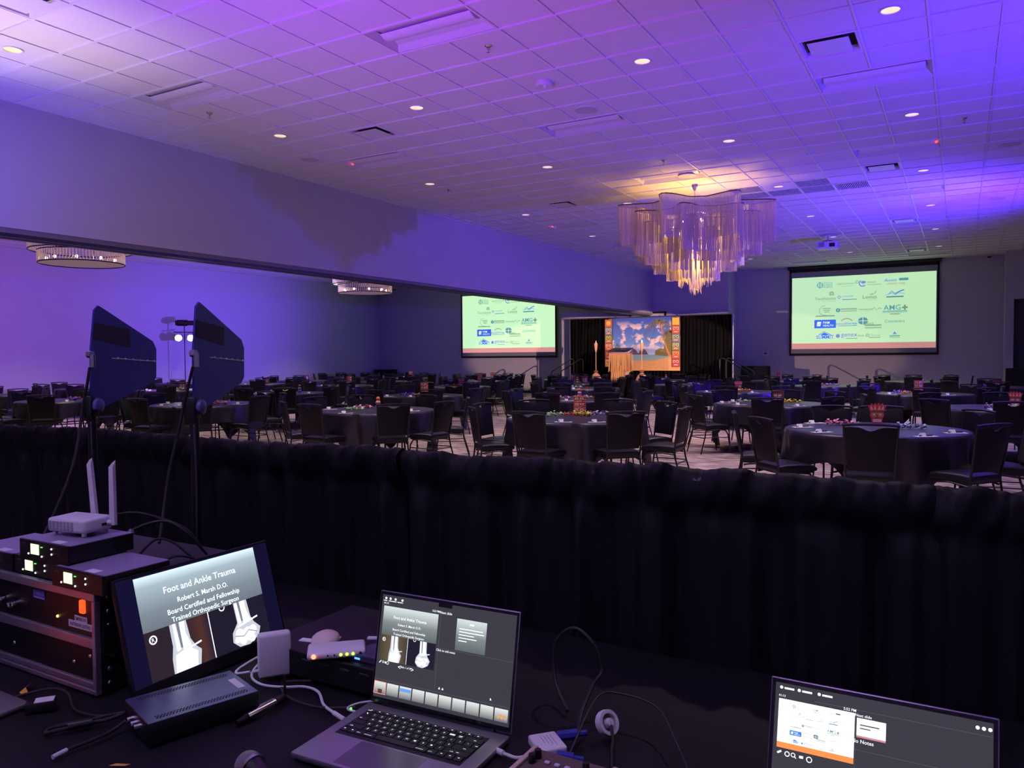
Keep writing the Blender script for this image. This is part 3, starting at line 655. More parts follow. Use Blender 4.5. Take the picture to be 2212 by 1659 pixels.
gl = obj('leg', G().tube([(.28, .3, .73), (.3, .34, .1), (.42, .34, .012)], .014, 8), m_blackm); gld = gl.data; bpy.data.objects.remove(gl)
gs = obj('leg_brace', G().tube([(.29, -.32, .3), (.29, .32, .3)], .01, 6), m_blackm); gsd = gs.data; bpy.data.objects.remove(gs)
for k, (x, y, r) in enumerate(TABLES):
    ph_ = tphrase(k)
    t = thing('round_table', 'round folding banquet table under black cloth, ' + ph_, 'table', (x, y, 0), (0, 0, radians(OFF + 67)), 'round banquet tables')
    link('tabletop', gtd, t)
    for s_ in ((1, 1), (1, -1), (-1, 1), (-1, -1)): link('leg', gld, t, scale=(s_[0], s_[1], 1))
    for s_ in (1, -1): link('leg_brace', gsd, t, scale=(s_, 1, 1))
    c = link('tablecloth', clm[k % 4], None, (x, y, 0), (0, 0, radians(OFF + 67.5 + random.uniform(-4, 4) + 90 * (k % 4))))
    tag(c, 'black square linen draped over the ' + ph_, 'tablecloth', 'black tablecloths')

# ---- the stacking banquet chair
def chair_parts():
    P = []
    g = G(); n = 14; V = []; F = []
    # cushion: rounded waterfall front, domed top
    prof = [(-.205, .395), (-.215, .42), (-.205, .455), (-.12, .468), (0, .472), (.12, .466), (.19, .452), (.215, .43), (.205, .4)]
    xs = [(-.215, .9), (-.2, .97), (-.12, 1.0), (0, 1.005), (.12, 1.0), (.2, .97), (.215, .9)]
    for xx, sc in xs:
        for yy, zz in prof: V.append((xx * (1 - .06 * (yy < -.1)), yy, .395 + (zz - .395) * (sc if abs(xx) < .21 else .75)))
    m_ = len(prof)
    for a in range(len(xs) - 1):
        for b in range(m_ - 1): F.append((a * m_ + b, (a + 1) * m_ + b, (a + 1) * m_ + b + 1, a * m_ + b + 1))
        F.append((a * m_ + m_ - 1, (a + 1) * m_ + m_ - 1, (a + 1) * m_, a * m_))
    F += [tuple(range(m_)), tuple(range(len(V) - 1, len(V) - 1 - m_, -1))]
    g.mesh(V, F); P.append(('seat', g, m_seatv, 50))
    def back_pt(u, v, off):                      # u -1..1, v 0..1
        hwid = .185 + .035 * v; top = .885 - .04 * math.exp(-(u / .3) ** 2) + .008 * (1 - u * u)
        z = .49 + (top - .49) * v
        return (u * hwid, -.2 - .17 * (z - .47) - .018 * (1 - u * u) + off, z)
    g = G(); nu, nv = 14, 6; V = []; F = []
    for off in (.022, -.018):
        for b in range(nv + 1):
            for a in range(nu + 1):
                u = -1 + 2 * a / nu; v = b / nv; e = 1 - .45 * (max(abs(u), 2 * abs(v - .5)) ** 10)
                V.append(back_pt(u, v, off * e))
    N = (nu + 1) * (nv + 1)
    idx = lambda a, b: b * (nu + 1) + a
    for b in range(nv):
        for a in range(nu):
            F.append((idx(a, b), idx(a + 1, b), idx(a + 1, b + 1), idx(a, b + 1))); F.append((N + idx(a, b), N + idx(a, b + 1), N + idx(a + 1, b + 1), N + idx(a + 1, b)))
    for a in range(nu): F.append((idx(a, 0), N + idx(a, 0), N + idx(a + 1, 0), idx(a + 1, 0))); F.append((idx(a, nv), idx(a + 1, nv), N + idx(a + 1, nv), N + idx(a, nv)))
    for b in range(nv): F.append((idx(0, b), idx(0, b + 1), N + idx(0, b + 1), N + idx(0, b))); F.append((idx(nu, b), N + idx(nu, b), N + idx(nu, b + 1), idx(nu, b + 1)))
    g.mesh(V, F); P.append(('backrest', g, m_vinyl, 50))
    g = G(); V = []; F = []; n = 12                 # moulded handle rail over the hand hole
    for a in range(n + 1):
        u = -1 + 2 * a / n; z = .905 + .012 * (1 - u * u); y = -.2 - .17 * (z - .47) - .018 * (1 - u * u); hw_ = .235 * u
        for dy, dz in ((.02, -.012), (.022, .006), (0, .013), (-.022, .006), (-.02, -.012)): V.append((hw_, y + dy, z + dz))
    for a in range(n):
        for b in range(5): F.append((a * 5 + b, a * 5 + (b + 1) % 5, (a + 1) * 5 + (b + 1) % 5, (a + 1) * 5 + b))
    F += [(4, 3, 2, 1, 0), tuple(range(n * 5, n * 5 + 5))]
    g.mesh(V, F); P.append(('top_rail', g, m_black, 50))
    for s_ in (1, -1):
        P.append(('leg', G().tube([(s_ * .222, -.274, .9), (s_ * .205, -.215, .5), (s_ * .2, -.2, .42), (s_ * .205, -.215, .3), (s_ * .215, -.3, .006)], .011, 6), m_blackm, 60))
        P.append(('leg', G().tube([(s_ * .2, -.19, .36), (s_ * .2, .0, .385), (s_ * .2, .14, .37), (s_ * .205, .185, .3), (s_ * .215, .23, .006)], .011, 6), m_blackm, 60))
    P.append(('stretcher', G().tube([(-.203, -.23, .25), (.203, -.23, .25)], .008, 6), m_blackm, 60))
    P.append(('stretcher', G().tube([(.207, -.225, .26), (.205, .19, .26)], .007, 6), m_blackm, 60))
    P.append(('stretcher', G().tube([(-.207, -.225, .26), (-.205, .19, .26)], .007, 6), m_blackm, 60))
    P.append(('seat_frame', G().tube([(-.19, -.19, .388), (.19, -.19, .388), (.19, .185, .388), (-.19, .185, .388), (-.19, -.19, .388)], .011, 6), m_blackm, 60))
    return P
CH = []
for nm, g, m_, sm in chair_parts():
    o = obj(nm, g, m_, smooth=sm); CH.append((nm, o.data)); bpy.data.objects.remove(o)
def chair(x, y, rz, label):
    t = thing('banquet_chair', label, 'chair', (x, y, 0), (0, 0, rz), 'black banquet chairs')
    for nm, d in CH: link(nm, d, t)
    return t
TWEAK = {0: {0: .5, 1: -.5, 7: 2, 6: 8, 5: -20}, 1: {0: 1, 6: 6, 2: 3}, 2: {0: -1, 1: 3, 2: -8}, 7: {0: 7}}
rj = random.Random(5)
for k, (x, y, r) in enumerate(TABLES):
    for q in range(8):
        a = radians(OFF + 45 * q + TWEAK.get(k, {}).get(q, rj.uniform(-5, 5))); rad = 1.085 + rj.uniform(-.03, .06)
        px_, py_ = x + rad * cos(a), y + rad * sin(a)
        if px_ < XL + .4 or py_ > 23.6 or math.hypot(px_ + 17.5, py_ - 13.43) < .7: continue
        rz = math.atan2(-sin(a), -cos(a)) - pi / 2 + radians(rj.uniform(-9, 9))
        chair(px_, py_, rz, 'black banquet chair at the %s side of the %s' % (side(k, OFF + 45 * q), tphrase(k)))
# two spare chairs standing apart by the far wall of the side hall
for x, y, rz, wd in ((-8.0, 19.2, 2.0, 'standing apart in the aisle before the side hall screen'), (-15.6, 23.4, 2.6, 'standing apart in the far corner of the side hall')):
    chair(x, y, rz, 'black banquet chair ' + wd)

# ---- table decorations
LEIC = {'pink': (0.95, 0.32, 0.5), 'blue': (0.45, 0.5, 0.95), 'mint': (0.55, 0.9, 0.5), 'red': (0.75, 0.1, 0.12), 'yellow': (0.85, 0.68, 0.1), 'lilac': (0.62, 0.5, 0.85), 'purple': (0.36, 0.14, 0.75),
        'orange': (0.9, 0.42, 0.08), 'peach': (0.85, 0.52, 0.36)}
LEI = {k: M('lei_' + k, c, 0.8, var=0.35, nscale=60) for k, c in LEIC.items()}
def lei_mesh(seed):
    rnd = random.Random(seed); g = G(); L_ = .3
    for q in range(150):
        tt = rnd.random(); a = -1.1 + 2.2 * tt; cx_, cy_ = .15 * sin(a) * 1.1, .06 * cos(a * 1.3) + rnd.uniform(-.028, .028); cz = .008 + abs(rnd.gauss(.018, .014))
        r_ = rnd.uniform(.014, .026); b = rnd.uniform(0, 6.28); tl = rnd.uniform(-.9, .9)
        u = Vector((cos(b), sin(b), tl * .5)) * r_; w_ = Vector((-sin(b), cos(b), tl)) * r_ * .7; c = Vector((cx_, cy_, cz))
        P_ = [c - u, c - w_ * .8 + u * .1, c + u, c + w_ * .8 + u * .1]
        g.face([(p.x, p.y, max(.001, p.z)) for p in P_])
    return g
lm = []
for k in range(3):
    o = obj('garland', lei_mesh(k), LEI['pink'], smooth=0); lm.append(o.data); bpy.data.objects.remove(o)
PH = {}
def lei(k, col, x, y, small=False):
    key = (k, col); PH[key] = PH.get(key, 0) + 1
    o = link('flower_garland', lm[(k + len(col)) % 3], None, (x, y, .758), (0, 0, rj.uniform(-.6, .6) + .5), (.5, .5, .8) if small else None)
    o.material_slots[0].link = 'OBJECT'; o.material_slots[0].material = LEI[col]
    tag(o, 'ruffled %s paper flower garland on the %s' % (col + (' small' if small else ''), tphrase(k)), 'garland', 'flower garlands')
def paint(c, nm, **kw): return M(nm, c, 0.6, **kw)
m_or = paint((0.72, 0.16, 0.06), 'tiki_orange'); m_br = paint((0.25, 0.08, 0.04), 'tiki_brown'); m_cr = paint((0.85, 0.72, 0.55), 'tiki_cream'); m_rd = paint((0.6, 0.05, 0.07), 'tiki_red'); m_bk = paint((0.02, 0.02, 0.02), 'tiki_black'); m_ye = paint((0.85, 0.6, 0.08), 'tiki_yellow'); m_tq = paint((0.1, 0.4, 0.5), 'tiki_teal'); m_gr = paint((0.2, 0.4, 0.1), 'tiki_green')
def face_on_cyl(R_, u, z):        # wrap a flat point on a cylinder front (towards -Y)
    a = -pi / 2 + u / R_; return (R_ * cos(a), R_ * sin(a), z)
def canister(tall, stripes):
    g = G(); H_ = .25 if tall else .19; R_ = .08 if tall else .09
    prof = []
    nb = 9 if stripes else 4
    for b in range(nb):
        z0, z1 = H_ * b / nb, H_ * (b + .5) / nb; prof += [(R_, z0), (R_ + (.006 if stripes else .002), (z0 + z1) / 2), (R_, z1)]
    prof += [(R_ + .004, H_ - .012), (R_ + .008, H_ - .008), (R_ + .008, H_), (R_ - .006, H_), (R_ - .006, H_ - .03), (.001, H_ - .03)]
    g.lathe(prof, 24)
    bands = obj('tube_body', g, m_or if stripes else m_br)
    kids = [bands]
    g = G(); R2 = R_ + .0085
    for b in range(3 if tall else 2):
        z = H_ * (.2 + .3 * b) + .02
        for u in (-.036, .036):
            g.mi = 0; g.face([face_on_cyl(R2, u + du, z + dz) for du, dz in ((-.024, -.012), (.024, -.012), (.024, .016), (-.024, .016))])
            g.mi = 1; g.face([face_on_cyl(R2 + .001, u + du, z + dz) for du, dz in ((-.006, -.004), (.006, -.004), (.006, .008), (-.006, .008))])
        g.mi = 2; g.face([face_on_cyl(R2, du, z + dz) for du, dz in ((-.05, -.036), (.05, -.036), (.045, -.018), (-.045, -.018))])
        g.mi = 0; g.face([face_on_cyl(R2 + .001, du, z + dz) for du, dz in ((-.04, -.032), (.04, -.032), (.036, -.022), (-.036, -.022))])
    kids.append(obj('face_print', g, [m_cr, m_bk, m_rd], smooth=0))
    return kids
CAN = {}
for nm, a in (('lantern', (True, True)), ('canister', (False, False))):
    ks = canister(*a); CAN[nm] = [(o.name.split('.')[0], o.data) for o in ks]
    for o in ks: bpy.data.objects.remove(o)
def mask_parts():
    out = [(.0, .0)]
    head = [(-.05, .0), (-.03, -.004), (.03, -.004), (.05, .0), (.062, .06), (.075, .085), (.068, .12), (.075, .14), (.098, .2), (.07, .195), (.06, .225), (.035, .2), (.018, .228), (0, .205), (-.02, .228), (-.035, .2), (-.06, .225), (-.07, .195), (-.098, .2), (-.075, .14), (-.068, .12), (-.075, .085), (-.062, .06)]
    mt = Matrix.Rotation(pi / 2, 4, 'X')
    P = [('board', G().prism(head, .012, mt), m_rd)]
    g = G(); f = -.0135
    def R(x0, z0, x1, z1, mi, y=f): g.mi = mi; g.face([(x0, y, z0), (x1, y, z0), (x1, y, z1), (x0, y, z1)])
    R(-.058, .065, .058, .118, 0); R(-.066, .12, .066, .142, 1); R(-.05, .004, .05, .05, 2); R(-.044, .012, .044, .042, 3, f - .001); R(-.04, .026, .04, .03, 2, f - .002)
    for s_ in (-1, 1):
        R(s_ * .032 - .018, .085, s_ * .032 + .018, .11, 4, f - .001); R(s_ * .032 - .008, .09, s_ * .032 + .008, .104, 3, f - .002)
        for q in range(2): g.mi = 5; g.face([(s_ * (.02 + .035 * q) - .015, f, .15), (s_ * (.02 + .035 * q) + .015, f, .15), (s_ * (.026 + .04 * q), f, .205)])
    g.mi = 1; g.face([(-.014, f - .002, .055), (.014, f - .002, .055), (.006, f - .002, .1), (-.006, f - .002, .1)])
    P.append(('face_print', g, [m_or, m_br, paint((0.7, 0.06, 0.25), 'tiki_pink'), m_cr, m_tq, paint((0.85, 0.45, 0.35), 'tiki_salmon')]))
    P.append(('prop_foot', G().b2(-.02, .02, 0, .07, 0, .003), m_rd)); return P
MASK = []
for nm, g, m_ in mask_parts():
    o = obj(nm, g, m_, smooth=0); MASK.append((nm, o.data)); bpy.data.objects.remove(o)
def fig_parts():
    return [('base', G().lathe([(.001, 0), (.045, 0), (.048, .03), (.04, .04), (.001, .04)], 18), M('figure_blue', (0.12, 0.22, 0.75), 0.6)), ('body', G().lathe([(.034, .04), (.04, .07), (.034, .1), (.03, .115), (.001, .116)], 18), m_cr), ('head', G().ball((0, 0, .145), .034, 14), m_or),
            ('band', G().lathe([(.041, .062), (.043, .068), (.043, .085), (.04, .09)], 18), m_rd)]
FIG = []
for nm, g, m_ in fig_parts():
    o = obj(nm, g, m_); FIG.append((nm, o.data)); bpy.data.objects.remove(o)
DEC = {'lantern': ('paper_lantern', 'tall orange ribbed paper tube with carved faces', 'decoration', CAN['lantern']), 'canister': ('printed_canister', 'short brown canister printed with carved faces', 'decoration', CAN['canister']),
       'mask': ('party_mask', 'cut-out tribal mask with spiky red crown', 'decoration', MASK), 'figure': ('centrepiece_figure', 'small round-headed orange figure on a blue base', 'decoration', FIG)}
def deco(k, kind, x, y):
    nm, lab, cat, kids = DEC[kind]
    rz = math.atan2(CAMY - y, CAMX - x) + pi / 2
    t = thing(nm, '%s on the %s' % (lab, tphrase(k)), cat, (x, y, .758), (0, 0, rz + rj.uniform(-.25, .25)), 'table centrepieces')
    for n_, d in kids: link(n_, d, t)
# note card with a pen
g = G(); g.b2(-.105, .105, -.045, .045, 0, .003); o = obj('card', g, m_paper, smooth=0); cdm = o.data; bpy.data.objects.remove(o)
o = obj('pen', G().tube([(-.07, .0, .009), (.075, .025, .009)], .006, 6), m_black); pnm = o.data; bpy.data.objects.remove(o)
o = obj('name_tent', G().mesh([(-.03, -.02, .003), (.03, -.02, .003), (.03, .02, .003), (-.03, .02, .003), (-.03, 0, .035), (.03, 0, .035)], [(0, 1, 5, 4), (2, 3, 4, 5), (0, 4, 3), (1, 2, 5)]), m_paper, smooth=0); ntm = o.data; bpy.data.objects.remove(o)
NC = {}
def card(k, x, y):
    s_ = side(k, math.degrees(math.atan2(y - TABLES[k][1], x - TABLES[k][0]))); c = NC[(k, s_)] = NC.get((k, s_), 0) + 1
    t = thing('note_card', '%swhite note card at the %s edge of the %s' % ('' if c == 1 else 'second ' if c == 2 else 'third ', s_, tphrase(k)), 'card', (x, y, .758), (0, 0, rj.uniform(.2, .9)), 'white note cards')
    link('card', cdm, t); link('pen', pnm, t); link('folded_slip', ntm, t, (-.03, .015, 0))
ITEMS = {0: [('mask', 5.57, 4.95), ('pink', 5.24, 4.45), ('blue', 5.95, 4.29), ('card', 4.92, 4.03), ('card', 4.95, 4.62), ('card', 5.19, 3.52), ('card', 6.12, 3.5), ('card', 6.36, 3.99)],
         1: [('lantern', 1.95, 4.72), ('mint', 1.79, 4.36), ('red', 1.92, 4.46), ('yellow', 2.06, 4.5), ('lilac', 2.2, 4.76), ('card', 2.28, 3.55), ('card', 2.65, 3.7), ('card', 1.45, 3.9), ('card', 2.86, 4.1)],
         2: [('figure', -1.55, 4.75), ('mint', -1.56, 4.2), ('pink', -1.69, 4.55), ('card', -1.19, 3.6), ('card', -2.04, 4.2), ('card', -0.6, 4.39)],
         3: [('pink', -4.75, 4.37), ('canister', -5.2, 4.6), ('card', -5.36, 3.7), ('card', -5.05, 3.8), ('card', -5.8, 4.15), ('card', -4.5, 4.57)],
         4: [('purple', -8.86, 4.19), ('red', -9.11, 4.46), ('card', -9.4, 3.8), ('card', -8.3, 3.8)], 5: [('orange', -13.1, 4.7), ('card', -12.7, 4.2)],
         6: [('mask', 7.1, 8.9), ('lilac', 6.8, 8.4), ('mint', 7.11, 8.18), ('orange', 7.3, 8.5), ('card', 6.78, 7.75)],
         7: [('canister', 3.75, 8.7), ('mint', 3.27, 8.38), ('yellow', 4.02, 8.5), ('card', 3.0, 8.1), ('card', 3.05, 8.6), ('card', 3.35, 7.72), ('card', 4.25, 7.75)],
         8: [('figure', .05, 8.8), ('pink', -.08, 8.3), ('orange', .38, 8.5), ('blue', .1, 8.75), ('card', .31, 7.75), ('card', .86, 8.34)],
         9: [('lantern', -3.7, 8.9), ('purple', -3.74, 8.34), ('orange', -3.4, 8.3), ('card', -3.8, 7.8), ('card', -3.2, 7.8), ('card', -2.8, 8.31)],
         10: [('orange', -7.39, 8.1), ('yellow', -7.2, 8.35), ('figure', -7.1, 8.6), ('card', -7.6, 7.8), ('card', -7.03, 7.5), ('card', -6.4, 8.22)],
         11: [('canister', -11.5, 8.75), ('yellow', -11.2, 8.45), ('card', -11.4, 7.75), ('card', -11.9, 8.0)], 12: [('red', -14.9, 8.4), ('card', -14.6, 7.65)],
         13: [('lantern', 5.65, 13.1), ('purple', 5.35, 12.7), ('orange', 5.5, 12.4), ('card', 5.2, 12.3), ('card', 6.21, 12.3)],
         14: [('mask', 2.05, 12.95), ('yellow', 2.1, 12.4), ('orange', 2.3, 12.6), ('card', 1.63, 12.0), ('card', 2.6, 12.0)],
         15: [('mint', -2.0, 13.0), ('red', -1.7, 12.9), ('card', -1.8, 12.5), ('card', -1.2, 12.9)], 16: [('mask', -5.6, 13.2), ('lilac', -5.8, 12.7), ('orange', -5.4, 12.7), ('card', -4.9, 12.5)],
         17: [('lantern', -9.5, 13.0), ('peach', -9.2, 12.7), ('card', -9.7, 12.1), ('card', -8.9, 12.3)], 18: [('canister', -13.1, 13.1), ('card', -13.0, 12.2), ('card', -12.5, 12.4)], 19: [('orange', -16.4, 12.5), ('lantern', -16.2, 12.8)],
         20: [('canister', 7.15, 17.2), ('purple', 6.95, 16.9), ('card', 6.75, 16.3)], 21: [('pink', 3.3, 16.6), ('lilac', 3.55, 16.7), ('card', 3.3, 15.9)], 22: [('lilac', -.05, 16.5), ('card', -.7, 16.3), ('card', .3, 15.9)],
         23: [('canister', -3.55, 16.9), ('yellow', -3.7, 16.6), ('figure', -3.8, 16.9)], 24: [('lantern', -7.7, 17.5), ('lilac', -7.8, 17.1), ('blue', -7.3, 17.2)], 25: [('purple', -11.5, 16.5), ('figure', -11.2, 16.7)], 26: [('canister', -14.6, 16.4)],
         27: [('lilac', 5.4, 21.0), ('mint', 5.1, 20.8)], 28: [('lantern', 1.35, 21.1), ('lilac', 1.65, 20.7)], 29: [('yellow', -2.1, 20.2), ('figure', -2.2, 20.5)], 30: [('canister', -5.6, 20.4)], 31: [('mask', -9.4, 21.1), ('yellow', -9.2, 20.8)], 32: [('lantern', -13.2, 20.9), ('mint', -13.4, 20.5)], 33: [('peach', -16.5, 20.7)]}
for k, l_ in ITEMS.items():
    for kind, x, y in l_:
        if kind == 'card': card(k, x, y)
        elif kind in DEC: deco(k, kind, x, y)
        else: lei(k, kind, x, y, kind in ('red',))

# ================================================================== STAGE AND FAR WALL
SH = .6
t = thing('stage_platform', 'low black skirted stage platform before the beach backdrop', 'stage')
obj('deck', G().b2(-6.5, -.6, 21.9, 23.46, SH - .05, SH), m_black, t, smooth=0)
g = G(); V = []; F = []; n = 400
for k in range(n + 1):
    x = -6.5 + 5.9 * k / n; y = 21.88 + .02 * sin(k * 1.1) + .012 * sin(k * .37)
    V += [(x, y, .005), (x, y, SH - .01)]
g.mesh(V, [(2 * k, 2 * k + 2, 2 * k + 3, 2 * k + 1) for k in range(n)]); obj('skirt', g, m_drape, t)
for sx, wd, x0 in ((-1, 'near the side hall screen', -6.5), (1, 'near the ballroom screen', -.6)):
    t = thing('stage_stairs', 'black stage steps with handrails ' + wd, 'stairs', (x0, 22.4, 0))
    for k in range(2): obj('step', G().b2(min(0, sx * (.3 + .28 * k)), max(0, sx * (.3 + .28 * k)), -.45, .45, 0 if k else .2 * 1, .4 - .2 * k), m_black, t, smooth=0)
    for yy in (-.42, .42):
        obj('handrail', G().tube([(sx * .78, yy, 0), (sx * .78, yy, .95), (sx * .72, yy, 1.02), (sx * -.02, yy, 1.44), (sx * -.12, yy, 1.47), (sx * -.18, yy, 1.42), (sx * -.18, yy, SH)], .02, 8), m_blackm, t)
# black pipe-and-drape behind the stage
t = thing('pipe_and_drape', 'tall black pipe and drape wall behind the stage', 'drape', (0, 23.55, 0))
g = G(); V = []; F = []; n = 520
for k in range(n + 1):
    x = -7.2 + 6.42 * k / n; f = .03 * sin(k * .55) + .02 * sin(k * .23 + 1) + .01 * sin(k * 1.3)
    V += [(x, f * .4, 3.05), (x, f, 2.2), (x, f * 1.2, .02)]
g.mesh(V, [(3 * k + q, 3 * k + 3 + q, 3 * k + 4 + q, 3 * k + 1 + q) for k in range(n) for q in range(2)]); obj('curtain', g, M('stage_curtain', (0.003, 0.003, 0.0035), 0.85, spec=0.1), t)
obj('crossbar', G().tube([(-7.25, 0, 3.06), (-.74, 0, 3.06)], .022, 10), m_alu, t)
for x in (-7.25, -4.0, -.74): obj('upright', G().tube([(x, .06, 0), (x, .06, 3.08)], .025, 10), m_alu, t)
# tropical beach print
def beach_mat():
    m = bpy.data.materials.new('beach_print'); m.use_nodes = True; nt = m.node_tree; b = nt.nodes['Principled BSDF']; L = nt.links.new; N = nt.nodes.new
    tc = N('ShaderNodeTexCoord'); sp = N('ShaderNodeSeparateXYZ'); L(tc.outputs['Generated'], sp.inputs[0])
    r = N('ShaderNodeValToRGB'); el = r.color_ramp.elements; L(sp.outputs[2], r.inputs[0])
    stops = [(0.0, (0.74, 0.42, 0.2)), (.18, (0.7, 0.42, 0.2)), (.2, (0.3, 0.45, 0.4)), (.29, (0.2, 0.42, 0.5)), (.3, (0.42, 0.6, 0.85)), (.55, (0.12, 0.28, 0.75)), (1.0, (0.04, 0.1, 0.5))]
    while len(el) < len(stops): el.new(.5)
    for e, (p, c) in zip(el, stops): e.position = p; e.color = (*c, 1)
    # sand bank that climbs to one side
    n = N('ShaderNodeTexNoise'); n.inputs['Scale'].default_value = 4.2; n.inputs['Detail'].default_value = 5; mp = N('ShaderNodeMapping'); mp.inputs['Scale'].default_value = (1.4, 1, 1.5); L(tc.outputs['Generated'], mp.inputs[0]); L(mp.outputs[0], n.inputs['Vector'])
    cr = N('ShaderNodeValToRGB'); cr.color_ramp.elements[0].position = .5; cr.color_ramp.elements[1].position = .56; L(n.outputs['Fac'], cr.inputs[0])
    msk = N('ShaderNodeMapRange'); msk.inputs[1].default_value = .36; msk.inputs[2].default_value = .5; L(sp.outputs[2], msk.inputs[0])
    top = N('ShaderNodeMapRange'); top.inputs[1].default_value = .95; top.inputs[2].default_value = .8; L(sp.outputs[2], top.inputs[0])
    mu = N('ShaderNodeMath'); mu.operation = 'MULTIPLY'; L(cr.outputs[0], mu.inputs[0]); L(msk.outputs[0], mu.inputs[1])
    mu2 = N('ShaderNodeMath'); mu2.operation = 'MULTIPLY'; L(mu.outputs[0], mu2.inputs[0]); L(top.outputs[0], mu2.inputs[1])
    mx = N('ShaderNodeMix'); mx.data_type = 'RGBA'; mx.inputs[7].default_value = (0.85, 0.72, 0.72, 1); L(mu2.outputs[0], mx.inputs[0]); L(r.outputs[0], mx.inputs[6]); L(mx.outputs[2], b.inputs['Base Color']); b.inputs['Roughness'].default_value = .8
    return m
BX0, BX1, BZ0, BZ1 = -5.52, -2.65, 1.01, 3.03
t = thing('beach_backdrop', 'printed tropical beach backdrop with palm and blue sky', 'backdrop cloth', (BX0, 23.42, BZ0)); W_, H_ = BX1 - BX0, BZ1 - BZ0
obj('cloth', G().b2(0, W_, -.002, .002, 0, H_), beach_mat(), t, smooth=0)
up = Matrix.Rotation(pi / 2, 4, 'X')
def pr2(name, polys, mat, par, y): 
    g = G()
    for p in polys: g.face([(x * W_, y, z * H_) for x, z in p])
    return obj(name, g, mat, par, smooth=0)
pr2('hills_print', [[(.26, .3), (.31, .35), (.355, .42), (.39, .4), (.43, .33), (.46, .39), (.49, .415), (.53, .39), (.57, .3)]], M('print_hills', (0.12, 0.1, 0.15), 0.8), t, -.0035)
pr2('sand_print', [[(.0, .0), (1, 0), (1, .32), (.86, .26), (.7, .2), (.5, .13), (.25, .1), (0, .12)], ], M('print_sand', (0.75, 0.42, 0.16), 0.8, var=0.25, nscale=14), t, -.0036)
pr2('grove_print', [[(.66, .29), (.67, .38), (.73, .42), (.78, .4), (.8, .62), (.86, .72), (.93, .66), (.96, .45), (.96, .3), (.8, .27)]], M('print_grove', (0.2, 0.18, 0.06), 0.8, var=0.7, nscale=18), t, -.0038)
g = G(); g.mi = 0
def strokeXZ(pts, wd, y):
    q = len(g.bm.verts); g.stroke([(x * W_, z * H_) for x, z in pts], wd); g.bm.verts.ensure_lookup_table()
    for v in g.bm.verts[q:]: v.co = (v.co.x, y, v.co.y)
strokeXZ([(.72, .9), (.76, .75), (.8, .5), (.85, .3), (.94, .2)], [.045, .05, .06, .075, .1], -.005)
obj('trunk_print', g, M('print_trunk', (0.6, 0.25, 0.08), 0.8), t, smooth=0)
g = G(); rn = random.Random(3)
for (ox, oz, sz) in ((.72, .93, 1), (.87, .72, .75)):
    for k in range(15):
        a = radians(-50 + 280 * k / 14 + rn.uniform(-6, 6)); le = (.15 + .05 * rn.random()) * sz
        sp_ = [(ox + le * s_ * cos(a) * 1.1, oz + le * .9 * s_ * sin(a) - .2 * sz * s_ * s_) for s_ in (0, .25, .5, .75, 1)]
        sp_ = [(min(.955, x), min(z, .99)) for x, z in sp_]
        strokeXZ(sp_, [.012, .016, .014, .01, .005], -.0054)
        for q in range(1, 5):
            for u_ in (-1, 1):
                x, z = sp_[q]; strokeXZ([(x, z), (min(.96, x + u_ * .022 * sz), max(.02, z - .05 * sz - .03 * sz * rn.random()))], [.016 * sz, .006], -.0052)
obj('frond_print', g, M('print_frond', (0.2, 0.19, 0.08), 0.8, var=0.6, nscale=20), t, smooth=0)
g = G()
for x in (.1, .72, .95): g.tube([(x * W_, -.01, H_ - .03), (x * W_, -.01, H_ + .05), (x * W_, .13, H_ + .05)], .01, 6)
obj('clips', g, m_black, t)
# two tall totem banners
for x0, wd, sd in ((-5.65, 'beside the lectern', 1), (-2.96, 'beside the palm', 2)):
    t = thing('totem_banner', 'tall banner printed with stacked carved faces ' + wd, 'banner', (x0, 23.39, 1.15)); w_, h_ = .31, 1.85
    obj('cloth', G().b2(0, w_, -.002, .002, 0, h_), m_br, t, smooth=0)
    obj('hook', G().tube([(w_ / 2, -.008, h_ - .03), (w_ / 2, -.008, h_ + .07), (w_ / 2, .16, h_ + .07)], .008, 6), m_black, t); rn = random.Random(sd); cols = [m_or, m_ye, m_rd, m_or, m_gr, m_tq]
    for k in range(6):
        z = k * h_ / 6; g = G(); hh = h_ / 6
        def Q(x0_, z0_, x1_, z1_, mi, y=-.004): g.mi = mi; g.face([(x0_ * w_, y, z + z0_ * hh), (x1_ * w_, y, z + z0_ * hh), (x1_ * w_, y, z + z1_ * hh), (x0_ * w_, y, z + z1_ * hh)])
        Q(.08, .06, .92, .94, 0)
        if k == 5: g.mi = 1; q = len(g.bm.verts); g.disc(w_ / 2, .5 * hh, .09, 0, 16); g.bm.verts.ensure_lookup_table(); [setattr(v, 'co', (v.co.x, -.005, z + v.co.y)) for v in g.bm.verts[q:]]
        else:
            for s_ in (.3, .7): Q(s_ - .14, .52, s_ + .14, .8, 1, -.005); Q(s_ - .06, .56, s_ + .06, .74, 2, -.006)
            Q(.42, .4, .58, .62, 3, -.005); Q(.2, .14, .8, .36, 3, -.005); Q(.26, .2, .74, .3, 4, -.006)
        obj('face_print', g, [cols[(k + sd) % 6], m_ye if k % 2 else m_cr, m_bk, m_rd, m_cr], t, smooth=0)
